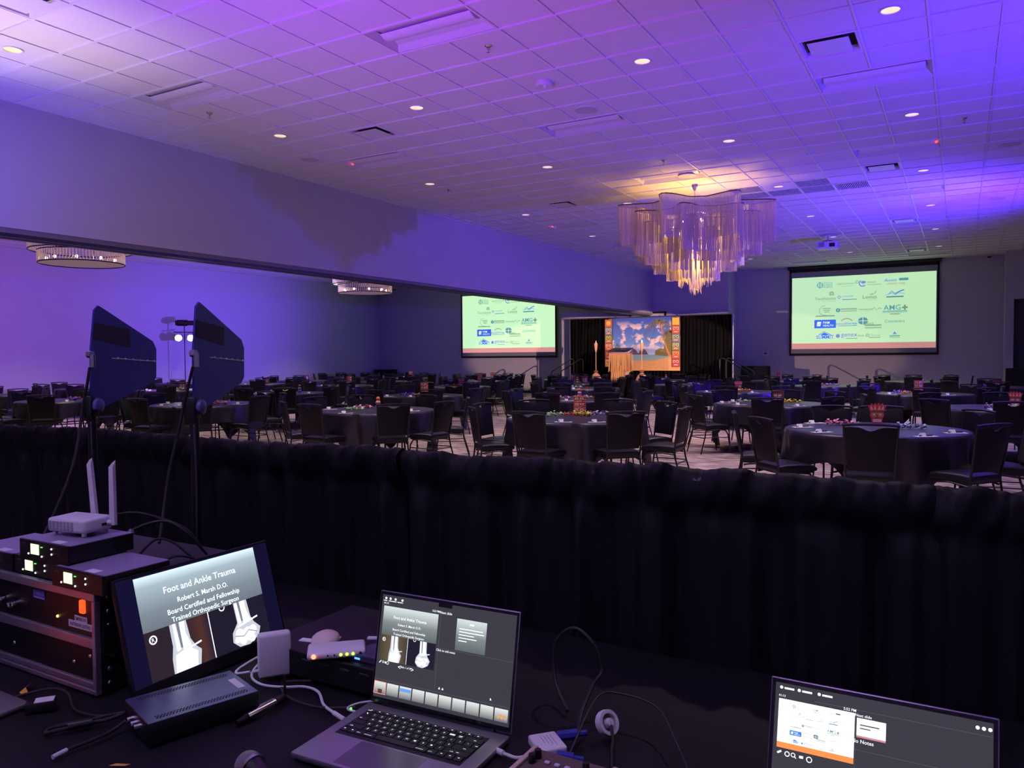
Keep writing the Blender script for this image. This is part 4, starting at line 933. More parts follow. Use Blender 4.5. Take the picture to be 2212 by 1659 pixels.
# lectern with grass skirt
t = thing('lectern', 'black-topped lectern wrapped in a straw grass skirt', 'lectern', (-4.68, 22.6, SH))
obj('body', G().b2(-.27, .27, -.2, .2, 0, 1.14), m_white, t, smooth=0)
g = G(); g.box((0, 0, 1.2), (.78, .6, .04), mat=Matrix.Rotation(.22, 4, 'X'), bevel=.008); obj('reading_top', g, m_black, t)
m_straw = M('straw', (0.62, 0.34, 0.12), 0.8, var=0.45, nscale=40)
g = G(); rn = random.Random(9)
for z1, z0, ex in ((1.08, .42, .34), (.62, .02, .26)):
    for k in range(120):
        s_ = k / 120 * 4; e_ = int(s_); f = (s_ - e_) * 2 - 1; hx, hy = ex, .27
        p = [(f * hx, -hy), (hx, f * hy), (-f * hx, hy), (-hx, -f * hy)][e_]; j = rn.uniform(-.02, .02); le = rn.uniform(-.06, .05)
        d = [(1, 0), (0, 1), (1, 0), (0, 1)][e_]
        g.face([(p[0] - d[0] * .012, p[1] - d[1] * .012, z1), (p[0] + d[0] * .012, p[1] + d[1] * .012, z1), (p[0] * 1.05 + d[0] * .014 + j, p[1] * 1.05 + d[1] * .014 + j, z0 + le), (p[0] * 1.05 - d[0] * .014 + j, p[1] * 1.05 - d[1] * .014 + j, z0 + le)])
obj('grass_skirt', g, m_straw, t, smooth=0, kind='stuff')
obj('flower_band', G().b2(-.345, .345, -.285, .285, 1.07, 1.1), M('band_purple', (0.4, 0.12, 0.5), 0.7, var=0.6, nscale=30), t, smooth=0)
m_bam = M('bamboo', (0.72, 0.45, 0.24), 0.55, var=0.25, nscale=20)
for x, wd in ((-5.55, 'on the stage by the first totem banner'), (-3.73, 'on the stage before the sea print')):
    t = thing('tiki_torch', 'slim bamboo torch ' + wd, 'torch', (x, 22.3, SH))
    obj('pole', G().tube([(0, 0, .1), (0, 0, 1.2)], .013, 8), m_bam, t)
    obj('basket', G().lathe([(.02, 1.12), (.05, 1.25), (.065, 1.4), (.06, 1.46), (.001, 1.46)], 12), m_bam, t); obj('burner', G().lathe([(.03, 1.46), (.03, 1.5), (.012, 1.51), (.012, 1.55), (.001, 1.55)], 10), m_chrome, t)
    t = thing('torch_planter', 'sack-covered round torch base ' + wd, 'planter', (x, 22.3, SH))
    obj('sack', G().lathe([(.001, .36), (.06, .34), (.15, .25), (.22, .1), (.23, 0)], 16), M('burlap', (0.5, 0.3, 0.2), 0.9, var=0.2), t)
    obj('tie', G().lathe([(.07, .36), (.09, .39), (.05, .44), (.02, .46)], 12), m_br, t)
# framed display on the stage wall
t = thing('wall_display', 'black-framed white display on the wall above the stage', 'display', (-4.06, 23.85, 2.75))
g = G()
for a in ((-.74, -.68, -.5, .5), (.68, .74, -.5, .5), (-.74, .74, .44, .5), (-.74, .74, -.5, -.44)): g.b2(a[0], a[1], -.05, 0, a[2], a[3])
obj('frame', g, m_black, t, smooth=0); obj('panel', G().b2(-.7, .7, -.02, 0, -.46, .46), M('panel_white', (0.6, 0.58, 0.6), 0.5), t, smooth=0)
# draped cart, upright cabinet, draped loudspeaker
def draped(name, label, cat, x, y, w_, d_, h_, flare):
    t = thing(name, label, cat, (x, y, 0)); g = G(); V = []; n = 160
    for k in range(n):
        a = 2 * pi * k / n; c = max(abs(cos(a)), abs(sin(a))); f = 1 + .02 * sin(k * .9)
        for s_, z in ((1, h_), (1 + flare * .5, h_ * .5), (1 + flare, .01)): V.append((w_ / 2 * s_ * (f if z < h_ else 1) * max(-1, min(1, cos(a) / c)), d_ / 2 * s_ * max(-1, min(1, sin(a) / c)), z))
    g.mesh(V, [(3 * k + q, 3 * ((k + 1) % n) + q, 3 * ((k + 1) % n) + q + 1, 3 * k + q + 1) for k in range(n) for q in range(2)] + [tuple(3 * k for k in range(n))])
    obj('cover', g, m_drape, t); obj('frame', G().b2(-w_ / 2 + .03, w_ / 2 - .03, -d_ / 2 + .03, d_ / 2 - .03, .02, h_ - .02), m_black, t, smooth=0); return t
draped('covered_cart', 'black cloth covered cart standing by the far wall', 'cart', -.1, 24.3, .92, .5, 1.17, .12)
draped('covered_speaker', 'black cloth covered loudspeaker near the dark opening', 'speaker', 7.85, 22.6, .6, .6, 1.12, .04)
t = thing('upright_piano', 'small black upright piano in the far corner of the side hall', 'piano', (-17.45, 24.5, 0))
obj('case', G().b2(-.5, .5, -.2, .25, 0, .99, .01), m_black, t, smooth=0); obj('key_shelf', G().b2(-.5, .5, -.42, -.2, .58, .68, .01), m_black, t, smooth=0); obj('lid', G().b2(-.52, .52, -.22, .27, .99, 1.02), m_blackm, t, smooth=0)
# stand with two lit cans and a profile spot in the side hall
t = thing('light_stand', 'black tripod light stand with two lit cans near the violet wall', 'light stand', (-16.3, 12.5, 0), (0, 0, radians(53)))
t.location = (-17.5, 13.43, 0)
obj('pole', G().tube([(0, 0, .25), (0, 0, 2.75)], .018, 8), m_blackm, t)
for k in range(3): obj('leg', G().tube([(0, 0, .7), (.5 * cos(k * 2.1), .5 * sin(k * 2.1), .01)], .012, 6), m_blackm, t)
obj('crossbar', G().tube([(-.36, 0, 2.52), (.36, 0, 2.52)], .014, 8), m_blackm, t)
m_led = E('led_face', (0.8, 0.84, 1.0), 30.0)
for s_ in (-1, 1):
    c = obj('can', G().lathe([(.001, -.1), (.1, -.1), (.125, .0), (.13, .14), (.115, .14), (.11, .1)], 18, (s_ * .2, 0, 2.3), Matrix.Rotation(radians(84), 3, 'X')), m_black, t)
    obj('led_face', G().lathe([(.001, .12), (.112, .12)], 18, (s_ * .2, 0, 2.3), Matrix.Rotation(radians(84), 3, 'X')), m_led, c)
    obj('yoke', G().tube([(s_ * .2, 0, 2.52), (s_ * .2 - .13, 0, 2.45), (s_ * .2 - .13, 0, 2.3)], .008, 6).tube([(s_ * .2, 0, 2.52), (s_ * .2 + .13, 0, 2.45), (s_ * .2 + .13, 0, 2.3)], .008, 6), m_blackm, t)
obj('profile_spot', G().lathe([(.001, -.3), (.08, -.3), (.11, -.2), (.11, .1), (.085, .12), (.085, .3), (.1, .32), (.001, .3)], 16, (0, 0, 2.85), Matrix.Rotation(pi / 2, 3, 'Y')), m_black, t)
obj('spot_yoke', G().tube([(0, 0, 2.7), (0, .12, 2.75), (0, .12, 2.86)], .01, 6).tube([(0, 0, 2.7), (0, -.12, 2.75), (0, -.12, 2.86)], .01, 6), m_blackm, t)

# ================================================================== TECHNICIAN'S BOOTH
ZT = .752      # surface of the booth table
t = thing('booth_table', 'long folding table under the technician gear', 'table', (5.1, -3.58, 0))
obj('tabletop', G().b2(-2.2, 2.2, -.68, .68, .71, .737), m_wood, t, smooth=0)
for sx in (-1.9, 0, 1.9):
    for sy in (-.5, .5): obj('leg', G().tube([(sx, sy, 0), (sx, sy, .72)], .016, 8), m_blackm, t)
g = G(); V = []; nx, ny = 150, 50; rn = random.Random(4)
for b in range(ny + 1):
    for a in range(nx + 1):
        x, y = 2.88 + 4.44 * a / nx, -4.28 + 1.4 * b / ny
        V.append((x, y, .7475 + .0018 * (sin(x * 9 + 3 * sin(y * 5)) + sin(y * 17 + 2 * sin(x * 4)))))
F = [(b * (nx + 1) + a, b * (nx + 1) + a + 1, (b + 1) * (nx + 1) + a + 1, (b + 1) * (nx + 1) + a) for b in range(ny) for a in range(nx)]
g.mesh(V, F)
V = [];  n = 200
for k in range(n + 1):
    x = 2.88 + 4.44 * k / n; V += [(x, -4.28, .7475), (x, -4.285 - .012 * sin(k * .9), .6), (x, -4.29 - .03 * sin(k * .9), .02)]
g.mesh(V, [(3 * k + q, 3 * k + 3 + q, 3 * k + 4 + q, 3 * k + 1 + q) for k in range(n) for q in range(2)])
tag(obj('booth_tablecloth', g, m_drape, smooth=60), 'black cloth over the technician table, under laptops and rack', 'tablecloth')

# ---- waist-high pipe and drape in front of the booth
PAN = [(1.0, 2.95, 'ending beside the antennas'), (2.95, 4.79, 'behind the paddle antennas'), (4.79, 6.36, 'behind the two laptops'), (6.36, 8.4, 'at the open end')]
for k, (xa, xb, wd) in enumerate(PAN):
    rn = random.Random(20 + k); ph = [rn.uniform(0, 6.28) for _ in range(8)]; V = []; n = int((xb - xa) / .0095)
    rows = [(1.222, -.004, 0), (1.233, -.016, 0), (1.224, -.034, .15), (1.2, -.043, .4), (1.165, -.042, .5), (1.135, -.034, .5), (1.115, -.02, .5), (1.09, -.02, .7), (1.03, -.02, .85), (.9, -.018, 1), (.7, -.015, 1.15), (.45, -.012, 1.3), (.2, -.01, 1.4), (.015, -.01, 1.45)]
    for a in range(n + 1):
        x = xa - .012 + (xb - xa + .024) * a / n; w_ = x + .018 * sin(7 * x + ph[0]) + .008 * sin(23 * x + ph[1])
        ru0 = sin(w_ * 2 * pi / .15 + ph[4]) * .3
        big = sin(w_ * 2 * pi / .21 + ph[5] + 1.5 * sin(2.1 * x + ph[7])) + .55 * sin(w_ * 2 * pi / .117 + ph[6]) + .3 * sin(w_ * 2 * pi / .067 + ph[2])
        sag = -.008 * (.5 + .5 * sin(4 * x + ph[1]))
        for q, (z, yo, fa) in enumerate(rows):
            top = max(0, 1 - max(0, 1.135 - z) / .05) if z < 1.135 else 1
            xs_ = x + .35 * (1.2 - z); ru = ru0 + 1.1 * noise.noise(Vector((xs_ * 21, z * 7, k * 5.0))) + .8 * noise.noise(Vector((xs_ * 47, z * 11, k * 3.0 + 9)))
            y = yo - .02 * ru * top - .02 * big * fa * (1 - top)
            zz = z + (sag + .009 * ru) * top * (1 if q < 4 else .4)
            V.append((x + .004 * sin(40 * z + w_ * 50) * top, -2.755 + y - .008 * (k % 2), max(.012, zz)))
    m_ = len(rows); g = G(); g.mesh(V, [(a * m_ + q, (a + 1) * m_ + q, (a + 1) * m_ + q + 1, a * m_ + q + 1) for a in range(n) for q in range(m_ - 1)])
    tag(obj('booth_drape', g, m_drape, smooth=75), 'waist-high black gathered drape panel ' + wd, 'drape', 'drape panels around the booth')
t = thing('drape_frame', 'aluminium pipe frame inside the waist-high booth drape', 'pipe frame', (0, -2.755, 0))
obj('crossbar', G().tube([(1.0, -.012, 1.196), (8.4, -.012, 1.196)], .011, 8), m_blackm, t)
for x in (1.0, 2.95, 6.36, 8.4): obj('upright', G().tube([(x, .04, .0), (x, .04, 1.2)], .02, 8), m_blackm, t)
obj('upright', G().tube([(4.79, .04, .01), (4.79, .04, 1.205)], .019, 10), m_blackm, t)

# ---- laptops
m_space = M('dark_grey_alu', (0.36, 0.34, 0.4), 0.42, metal=0.8, var=0.02)
m_key = M('key_cap', (0.012, 0.012, 0.014), 0.5)
m_leg = E('key_legend_glow', (0.85, 0.85, 0.8), 0.85)
m_bez = M('bezel_glass', (0.006, 0.006, 0.01), 0.12, spec=0.6, var=0)
ui_dark = E('ui_charcoal', (0.035, 0.035, 0.04), 1.0); ui_white = E('ui_white', (0.85, 0.88, 0.85), 1.1); ui_line = E('ui_line', (0.09, 0.09, 0.1), 1.0); ui_red = E('ui_red', (0.75, 0.25, 0.2), 1.0)
ui_slide = ramp_emit('ui_slide_grey', [(0, (0.1, 0.12, 0.12)), (.45, (0.2, 0.23, 0.23)), (1, (0.62, 0.7, 0.7))])
ui_thumb = ramp_emit('ui_thumb_grey', [(0, (0.14, 0.15, 0.15)), (1, (0.72, 0.76, 0.74))])
ui_xbg = ramp_emit('ui_xray_ground', [(0, (0.06, 0.045, 0.02)), (.5, (0.13, 0.1, 0.05)), (1, (0.05, 0.04, 0.02))], 1.0, 0); mon_xbg = ramp_emit('monitor_xray_ground', [(0, (0.022, 0.014, 0.02)), (.6, (0.02, 0.012, 0.02)), (.85, (0.07, 0.025, 0.015)), (1, (0.015, 0.01, 0.03))], 1.0, 0)
ui_bone = E('ui_bone', (0.5, 0.54, 0.56), 1.0); ui_bone2 = E('ui_bone_light', (0.82, 0.87, 0.9), 1.05); ui_bone3 = E('ui_bone_dim', (0.16, 0.18, 0.21), 1.0); ui_xdark = E('ui_xray_dark', (0.012, 0.01, 0.02), 1.0); ui_brown = E('ui_xray_brown', (0.09, 0.03, 0.015), 1.0)
mon_slide = ramp_emit('monitor_slide_grey', [(0, (0.14, 0.17, 0.2)), (.35, (0.2, 0.25, 0.29)), (.8, (0.36, 0.46, 0.52)), (1, (0.72, 0.9, 0.97))])
TITLES = ('Foot and Ankle Trauma', 'Robert S. Marsh D.O.', 'Board Certified and Fellowship', 'Trained Orthopedic Surgeon')
def trauma_slide(parent, x, y, w_, h_, grad, z, es_white, xbg=None):
    """title panel over two ankle radiographs; lower-left corner at x, y"""
    def O(nm, g, m_): return obj(nm, g, m_, parent, (x, y, 0), smooth='flat2d')
    sp = .47 * h_
    O('title_panel', G().rect(0, sp, w_, h_, z), grad)
    O('radiograph_ground', G().rect(0, 0, w_ * .5, sp, z), xbg or ui_xbg)
    g = G(); g.rect(w_ * .5, 0, w_, sp, z); O('radiograph_ground', g, ui_xdark)
    g = G(); g.rect(w_ * .495, 0, w_ * .503, sp * 1.02, z * 1.2); O('divider', g, ui_bone2)
    for (ox, flip) in ((.0, 1), (.5, 1)):
        g = G()
        X = lambda u: (ox + u * .5) * w_
        Y = lambda v: v * sp
        if ox == 0:
            g.mi = 0; g.flat([(X(.33), 0), (X(.75), 0), (X(.8), Y(.3)), (X(.72), Y(.42)), (X(.66), Y(.6)), (X(.64), Y(1.0)), (X(.38), Y(1.0)), (X(.38), Y(.55)), (X(.34), Y(.3))], z * 1.4)
            g.mi = 1; g.flat([(X(.36), 0), (X(.7), 0), (X(.74), Y(.3)), (X(.62), Y(.42)), (X(.5), Y(.4)), (X(.4), Y(.36))], z * 1.6)
            g.flat([(X(.43), Y(.42)), (X(.49), Y(.44)), (X(.47), Y(1)), (X(.43), Y(1))], z * 1.7); g.flat([(X(.53), Y(.42)), (X(.66), Y(.46)), (X(.6), Y(.75)), (X(.61), Y(1)), (X(.53), Y(1))], z * 1.7)
            g.mi = 2; g.flat([(X(.495), Y(.47)), (X(.525), Y(.47)), (X(.525), Y(1)), (X(.48), Y(1))], z * 1.8)
            g.mi = 1; g.stroke([(X(.5), Y(.38)), (X(.82), Y(.47))], .012 * w_, z * 1.9)
        else:
            g.mi = 0; g.flat([(X(.42), Y(.02)), (X(.6), Y(.0)), (X(.78), Y(.12)), (X(.84), Y(.3)), (X(.74), Y(.46)), (X(.7), Y(.6)), (X(.68), Y(1)), (X(.44), Y(1)), (X(.45), Y(.55)), (X(.34), Y(.36)), (X(.32), Y(.16))], z * 1.4)
            g.mi = 1; g.flat([(X(.47), Y(.5)), (X(.52), Y(.52)), (X(.5), Y(1)), (X(.46), Y(1))], z * 1.7); g.flat([(X(.56), Y(.5)), (X(.69), Y(.54)), (X(.64), Y(.8)), (X(.64), Y(1)), (X(.55), Y(1))], z * 1.7)
            for q, (cx_, cy_, r_) in enumerate(((.46, .3, .09), (.6, .24, .12), (.7, .3, .08), (.5, .14, .08), (.66, .12, .07), (.4, .18, .05))): g.disc(X(cx_), Y(cy_), r_ * w_ * .42, z * (1.7 + .02 * q), 9)
            g.mi = 2; g.flat([(X(.525), Y(.56)), (X(.555), Y(.56)), (X(.545), Y(1)), (X(.505), Y(1))], z * 1.8)
            g.stroke([(X(.38), Y(.28)), (X(.52), Y(.22)), (X(.62), Y(.32)), (X(.76), Y(.22))], .006 * w_, z * 1.95)
            g.mi = 1; g.stroke([(X(.44), Y(.46)), (X(.82), Y(.56))], .012 * w_, z * 1.9)
        O('radiograph', g, [ui_bone, ui_bone2, ui_bone3])
    g = G(); g.ring(w_ * .06, sp * .82, .025 * w_, .009 * w_, z * 1.5); g.text('R', w_ * .06, sp * .82, None, .024 * w_, z * 1.5); g.ring(w_ * .62, sp * 1.0, .022 * w_, .008 * w_, z * 1.5, 180, 360); O('side_marker', g, es_white)
    g = G()
    for tt, v, wd in zip(TITLES, (.815, .69, .585, .505), (.6, .42, .6, .56)): g.text(tt, w_ * .5, h_ * v, w_ * wd, None, z * 1.3)
    O('lettering', g, es_white)
def laptop_shell(label, loc, rz, W, D, Hh, tilt, lidmat, basemat, nkeys=True):
    t = thing('laptop', label, 'laptop', loc, (0, 0, rz))
    base = obj('base', G().box((0, -D / 2, .0065), (W, D, .013), 0, .004), basemat, t)
    lid = obj('lid', G().box((W / 2, Hh / 2, -.003), (W, Hh, .005), 0, .0022), lidmat, t, (-W / 2, .002, .013), (pi / 2 - tilt, 0, 0))
    obj('bezel', G().b2(.002, W - .002, .002, Hh - .002, -.0005, .0002), m_bez, lid, smooth=0)
    return t, base, lid
# laptop with the presenter view and the lit keyboard
W, D, Hh = .356, .25, .243
t, base, lid = laptop_shell('open dark laptop with presenter view, lit keyboard towards the camera', (5.437, -3.497, ZT), radians(2.6), W, D, Hh, radians(11), m_space, m_space)
obj('keyboard_well', G().b2(-.152, .146, -.148, -.03, .0128, .0134), M('well_black', (0.006, 0.006, 0.007), 0.6), t, smooth=0)
obj('trackpad', G().b2(-.078, .078, -.243, -.153, .0128, .0133), M('trackpad_grey', (0.19, 0.18, 0.21), 0.3, metal=0.8), t, smooth=0)
obj('hinge_bar', G().b2(-.14, .14, -.004, .006, .008, .016), m_black, t, smooth=0)
kw, kh = .0185, .0172; leg = G(); keyd = {}
def key(cx_, cy_, w_, h_=.0158, lab=None):
    kk = (round(w_, 4), round(h_, 4))
    if kk not in keyd:
        o = obj('key', G().box((0, 0, .0145), (w_, h_, .0024), 0, .0009, 1), m_key, t, (cx_, cy_, 0)); keyd[kk] = o.data
    else: link('key', keyd[kk], t, (cx_, cy_, 0))
    if lab and lab.strip(): leg.text(lab, cx_ - (w_ * .18 if len(lab) > 1 else 0), cy_ - (.003 if len(lab) > 1 else 0), None, .005 if len(lab) == 1 else .0032, .0158)
y = -.037
for k in range(14): key(-.142 + k * .0204, y, .0186, .0105, 'esc' if k == 0 else None); leg.rect(-.142 + k * .0204 - .002, y - .001, -.142 + k * .0204 + .002, y + .001, .0158)
for r_, (row, x0, w0) in enumerate(zip(KEYROWS, (-.142, -.1355, -.1305, -.121), (0, .0285, .034, .044))):
    y = -.0535 - r_ * .0185
    xx = -.1515
    if w0: key(xx + w0 / 2, y, w0 - .002, .0158, {1: 'tab', 3: 'shift'}.get(r_)); xx += w0
    for ch in row: key(xx + .00975, y, .0176, .0158, ch); xx += .0195
    rest = .1455 - xx
    if rest > .008: key(xx + rest / 2, y, rest - .002, .0158, 'shift' if r_ == 3 else None); leg.rect(xx + rest * .5, y - .003, xx + rest * .5 + .006, y - .0015, .0158)
y = -.1275; xx = -.1515
for w0, lb in ((.0195, None), (.0195, None), (.022, 'option'), (.027, 'command'), (.098, None), (.027, 'command'), (.022, 'option'), (.0195, None), (.0195, None), (.0195, None)):
    key(xx + w0 / 2, y, w0 - .002, .0158, lb)
    if lb is None and w0 < .05: leg.rect(xx + w0 / 2 - .002, y - .001, xx + w0 / 2 + .002, y + .001, .0158)
    xx += w0
obj('key_legends', leg, m_leg, t, smooth='flat2d', kind='stuff')
b_ = .007; sw, sh = W - 2 * b_, Hh - .021
def scr(lid, x, y): return (x, y, .0006)
obj('desktop', G().rect(b_, .013, b_ + sw, .013 + sh, .0004), ui_dark, lid, smooth='flat2d')
U = lambda u: b_ + u * sw
Vv = lambda v: .013 + (1 - v) * sh
obj('camera_notch', G().b2(U(.44), U(.54), Vv(.035), Vv(-.01), .0004, .0007), m_bez, lid, smooth=0)
trauma_slide(lid, U(.02), Vv(.64), .425 * sw, .53 * sh, ui_slide, .0008, ui_white)
obj('next_slide', G().rect(U(.585), Vv(.41), U(.80), Vv(.115), .0008), ui_slide, lid, smooth='flat2d')
g = G()
for k in range(5): g.rect(U(.605), Vv(.21 + .028 * k), U(.605 + [.17, .18, .11, .13, .06][k]), Vv(.202 + .028 * k), .001)
g.rect(U(.68), Vv(.165), U(.71), Vv(.15), .001)
for k in range(4): g.disc(U(.03 + [0, .035, .075, .13][k]), Vv(.035), .0028, .001, 10); g.rect(U(.012 + [0, .04, .065, .11][k]), Vv(.062), U(.04 + [0, .035, .075, .125][k]), Vv(.055), .001)
g.text('41:13', U(.035), Vv(.082), None, .0042, .001); g.text('5:52 PM', U(.425), Vv(.082), None, .0042, .001); g.text('Next slide', U(.5), Vv(.085), None, .0052, .001); g.text('Click to add notes', U(.52), Vv(.44), None, .0046, .001)
g.text('Slide 1 of 34', U(.235), Vv(.67), None, .004, .001); g.text('<', U(.185), Vv(.675), None, .007, .001); g.text('>', U(.285), Vv(.675), None, .007, .001)
g.stroke([(U(.025), Vv(.67)), (U(.04), Vv(.645))], .002, .001); g.ring(U(.055), Vv(.657), .0022, .0009, .001); g.rect(U(.068), Vv(.668), U(.078), Vv(.65), .001); g.ring(U(.09), Vv(.66), .003, .001, .001)
g.flat([(U(.49), Vv(.8)), (U(.505), Vv(.8)), (U(.4975), Vv(.778))], .001); g.flat([(U(.515), Vv(.8)), (U(.53), Vv(.8)), (U(.5225), Vv(.778))], .001)
g.flat([(U(.86), Vv(.80)), (U(.862), Vv(.775)), (U(.872), Vv(.795))], .001)
obj('lettering', g, ui_white, lid, smooth='flat2d', kind='stuff')
g = G(); g.rect(U(.462), Vv(.8), U(.464), Vv(.1), .0007); g.rect(U(.462), Vv(.425), U(1), Vv(.422), .0007); g.rect(U(0), Vv(.83), U(1), Vv(.827), .0007); obj('pane_dividers', g, ui_line, lid, smooth='flat2d', kind='stuff')
th = None
for k in range(10):
    p = (U(.004 + .0995 * k), Vv(.965), .0008)
    if th is None: th = obj('thumbnail', G().rect(0, 0, .09 * sw, .115 * sh), ui_thumb, lid, p, smooth='flat2d')
    else: link('thumbnail', th.data, lid, p)
g = G(); a0, a1, b0_, b1_ = U(.002), U(.097), Vv(.968), Vv(.847)
for q in ((a0, b0_, a1, b0_ + .0014), (a0, b1_ - .0014, a1, b1_), (a0, b0_, a0 + .0012, b1_), (a1 - .0012, b0_, a1, b1_)): g.rect(*q, .0011)
obj('selection_frame', g, ui_red, lid, smooth='flat2d')
g = G(); g.rect(U(.035), Vv(.96), U(.068), Vv(.92), .001); obj('thumbnail_picture', g, ui_brown, lid, smooth='flat2d')
g = G(); g.rect(U(.205), Vv(.9), U(.29), Vv(.868), .001); obj('thumbnail_picture', g, E('ui_blue', (0.12, 0.3, 0.6), 1.0), lid, smooth='flat2d')
g = G()
for q in range(7): g.disc(U(.925 + .008 * q), Vv(.93 - .01 * (q % 3)), .003, .001, 6)
obj('thumbnail_picture', g, E('ui_ochre', (0.55, 0.3, 0.12), 1.0), lid, smooth='flat2d')
# second laptop, only its lid in view
W, D, Hh = .332, .23, .225
t, base, lid = laptop_shell('open laptop with sponsor slide and orange footer, cut by the frame edge', (6.288, -3.53, ZT), radians(0), W, D, Hh, radians(15), M('rose_grey_alu', (0.36, 0.3, 0.36), 0.35, metal=0.8), m_space)
b_ = .008; sw, sh = W - 2 * b_, Hh - .024
U = lambda u: b_ + u * sw
Vv = lambda v: .016 + (1 - v) * sh
obj('desktop', G().rect(U(0), Vv(1), U(1), Vv(0), .0004), ui_dark, lid, smooth='flat2d')
im = obj('slide', G().rect(0, 0, .375 * sw, .385 * sh), E('lcd_white', (0.86, 0.9, 0.82), 1.15), lid, (U(.02), Vv(.51), .0008), smooth='flat2d')
obj('slide_footer', G().rect(U(.02), Vv(.51), U(.395), Vv(.465), .001), E('lcd_orange', (0.8, 0.25, 0.06), 1.0), lid, smooth='flat2d')
_m5 = logo_mats('lcd', 1.0)
class _Shift: pass
_sl = slide_logos
def logos_as_parts(parent, x, y, w_, h_):
    """the same sponsor logos, drawn small on a laptop"""
    e = bpy.data.objects.new('logo_sheet', None)
    before = set(o.name for o in bpy.data.objects); bpy.data.objects.remove(e)
    _sl(parent, w_, h_, 'lcd', 1.0, .0011)
    for o in bpy.data.objects:
        if o.name not in before and o.parent == parent and o.name.startswith('logo'): o.location = (x, y, .0011)
logos_as_parts(lid, U(.02), Vv(.51), .375 * sw, .385 * sh)
g = G(); g.rect(U(.405), Vv(.29), U(.54), Vv(.155), .0008); obj('next_slide', g, ui_white, lid, smooth='flat2d')
g = G(); g.rect(U(.405), Vv(.302), U(.54), Vv(.287), .001); obj('next_slide_footer', g, E('lcd_rose', (0.5, 0.2, 0.22), 1.0), lid, smooth='flat2d')
g = G(); g.rect(U(.42), Vv(.21), U(.51), Vv(.2), .001); g.rect(U(.42), Vv(.235), U(.47), Vv(.226), .001); obj('next_slide_text', g, ui_line, lid, smooth='flat2d')
g = G()
for k, u0 in enumerate((.03, .12, .22)): g.disc(U(u0), Vv(.035), .0026, .001, 10); g.rect(U(u0 + .015), Vv(.045), U(u0 + .065), Vv(.03), .001)
g.text('41:13', U(.035), Vv(.1), None, .0036, .001); g.text('5:52 PM', U(.37), Vv(.105), None, .0042, .001); g.text('Next slide', U(.435), Vv(.135), None, .0042, .001); g.text('No Notes', U(.435), Vv(.33), None, .0056, .001)
g.stroke([(U(.025), Vv(.555)), (U(.045), Vv(.535))], .003, .001); g.ring(U(.075), Vv(.55), .0035, .0014, .001); g.ring(U(.105), Vv(.548), .003, .0012, .001); g.stroke([(U(.11), Vv(.555)), (U(.12), Vv(.57))], .0014, .001); g.rect(U(.135), Vv(.56), U(.155), Vv(.54), .001); g.ring(U(.185), Vv(.555), .004, .0014, .001)
for k in range(3): g.disc(U(.935 + .026 * k), Vv(.05), .0028, .001, 10)
obj('lettering', g, ui_white, lid, smooth='flat2d', kind='stuff')
g = G(); g.rect(U(.4), Vv(1), U(.401), Vv(.12), .0007); g.rect(U(.4), Vv(.4), U(1), Vv(.397), .0007); g.rect(U(.2), Vv(.1), U(1), Vv(.097), .0007); obj('pane_dividers', g, ui_line, lid, smooth='flat2d', kind='stuff')
# third laptop at the frame edge, seen by one corner
m_sil = M('silver_alu', (0.55, 0.5, 0.55), 0.32, metal=0.8)
t = thing('laptop', 'silver laptop corner glowing red beside the equipment rack', 'laptop', (4.36, -4.04, ZT), (0, 0, pi / 2))
obj('base', G().box((0, -.115, .0065), (.33, .235, .013), 0, .005), m_sil, t)
lid = obj('lid', G().box((.165, .11, -.003), (.33, .22, .006), 0, .0025), m_sil, t, (-.165, .003, .014), (pi / 2 - radians(22), 0, 0))
obj('screen', G().rect(.006, .01, .324, .214, .0006), E('orange_screen', (1.0, 0.13, 0.03), 0.3), lid, smooth='flat2d')
obj('trackpad', G().b2(-.05, .05, -.22, -.145, .0128, .0134), M('pink_pad', (0.5, 0.4, 0.5), 0.3), t, smooth=0)

# ---- monitor leaning on the rack
t = thing('portable_monitor', 'thin portable monitor showing the ankle trauma slide, leaning on the rack', 'monitor')
mw = Matrix(((0, -.27, .963, 4.792), (1, 0, 0, -3.757), (0, .963, .27, ZT), (0, 0, 0, 1)))
t.matrix_world = mw
MW, MH = .46, .284
obj('panel', G().b2(0, MW, 0, MH, -.012, 0, .003), m_black, t, smooth=0)
sc = obj('screen', G().rect(.006, .03, MW - .006, MH - .006, .0006), E('screen_navy', (0.005, 0.004, 0.022), 1.0), t, smooth='flat2d')
trauma_slide(sc, .05, .032, .358, MH - .042, mon_slide, .0008, E('monitor_white', (0.85, 0.97, 1.0), 1.25), mon_xbg)

# ---- flight-case rack with two rack units and a drawer
m_shell = M('rack_laminate', (0.012, 0.012, 0.014), 0.55)
m_lip = M('anodised_edge', (0.42, 0.38, 0.45), 0.35, metal=0.75, var=0.1)
t = thing('rack_case', 'black flight case rack with aluminium edging', 'rack case', (4.41, -3.765, ZT))
g = G(); g.b2(-.255, .255, 0, .43, .228, .238); g.b2(-.255, .255, 0, .43, 0, .012); g.b2(.245, .255, 0, .43, .012, .228); g.b2(-.255, -.245, 0, .43, .012, .228); g.b2(-.245, .245, .42, .43, .012, .228)
obj('shell', g, m_shell, t, smooth=0)
obj('edge_rail', G().b2(-.258, .258, -.006, .01, .22, .24, .002), m_lip, t, smooth=0); obj('edge_rail', G().b2(-.258, .258, -.006, .01, .0, .012, .002), m_lip, t, smooth=0)
obj('edge_rail', G().b2(.246, .258, -.006, .01, .012, .22, .002), m_lip, t, smooth=0)
obj('lower_rail', G().b2(-.245, .245, -.003, .012, .013, .027, .002), m_lip, t, smooth=0); obj('middle_rail', G().b2(-.245, .245, -.004, .012, .107, .13, .002), m_lip, t, smooth=0)
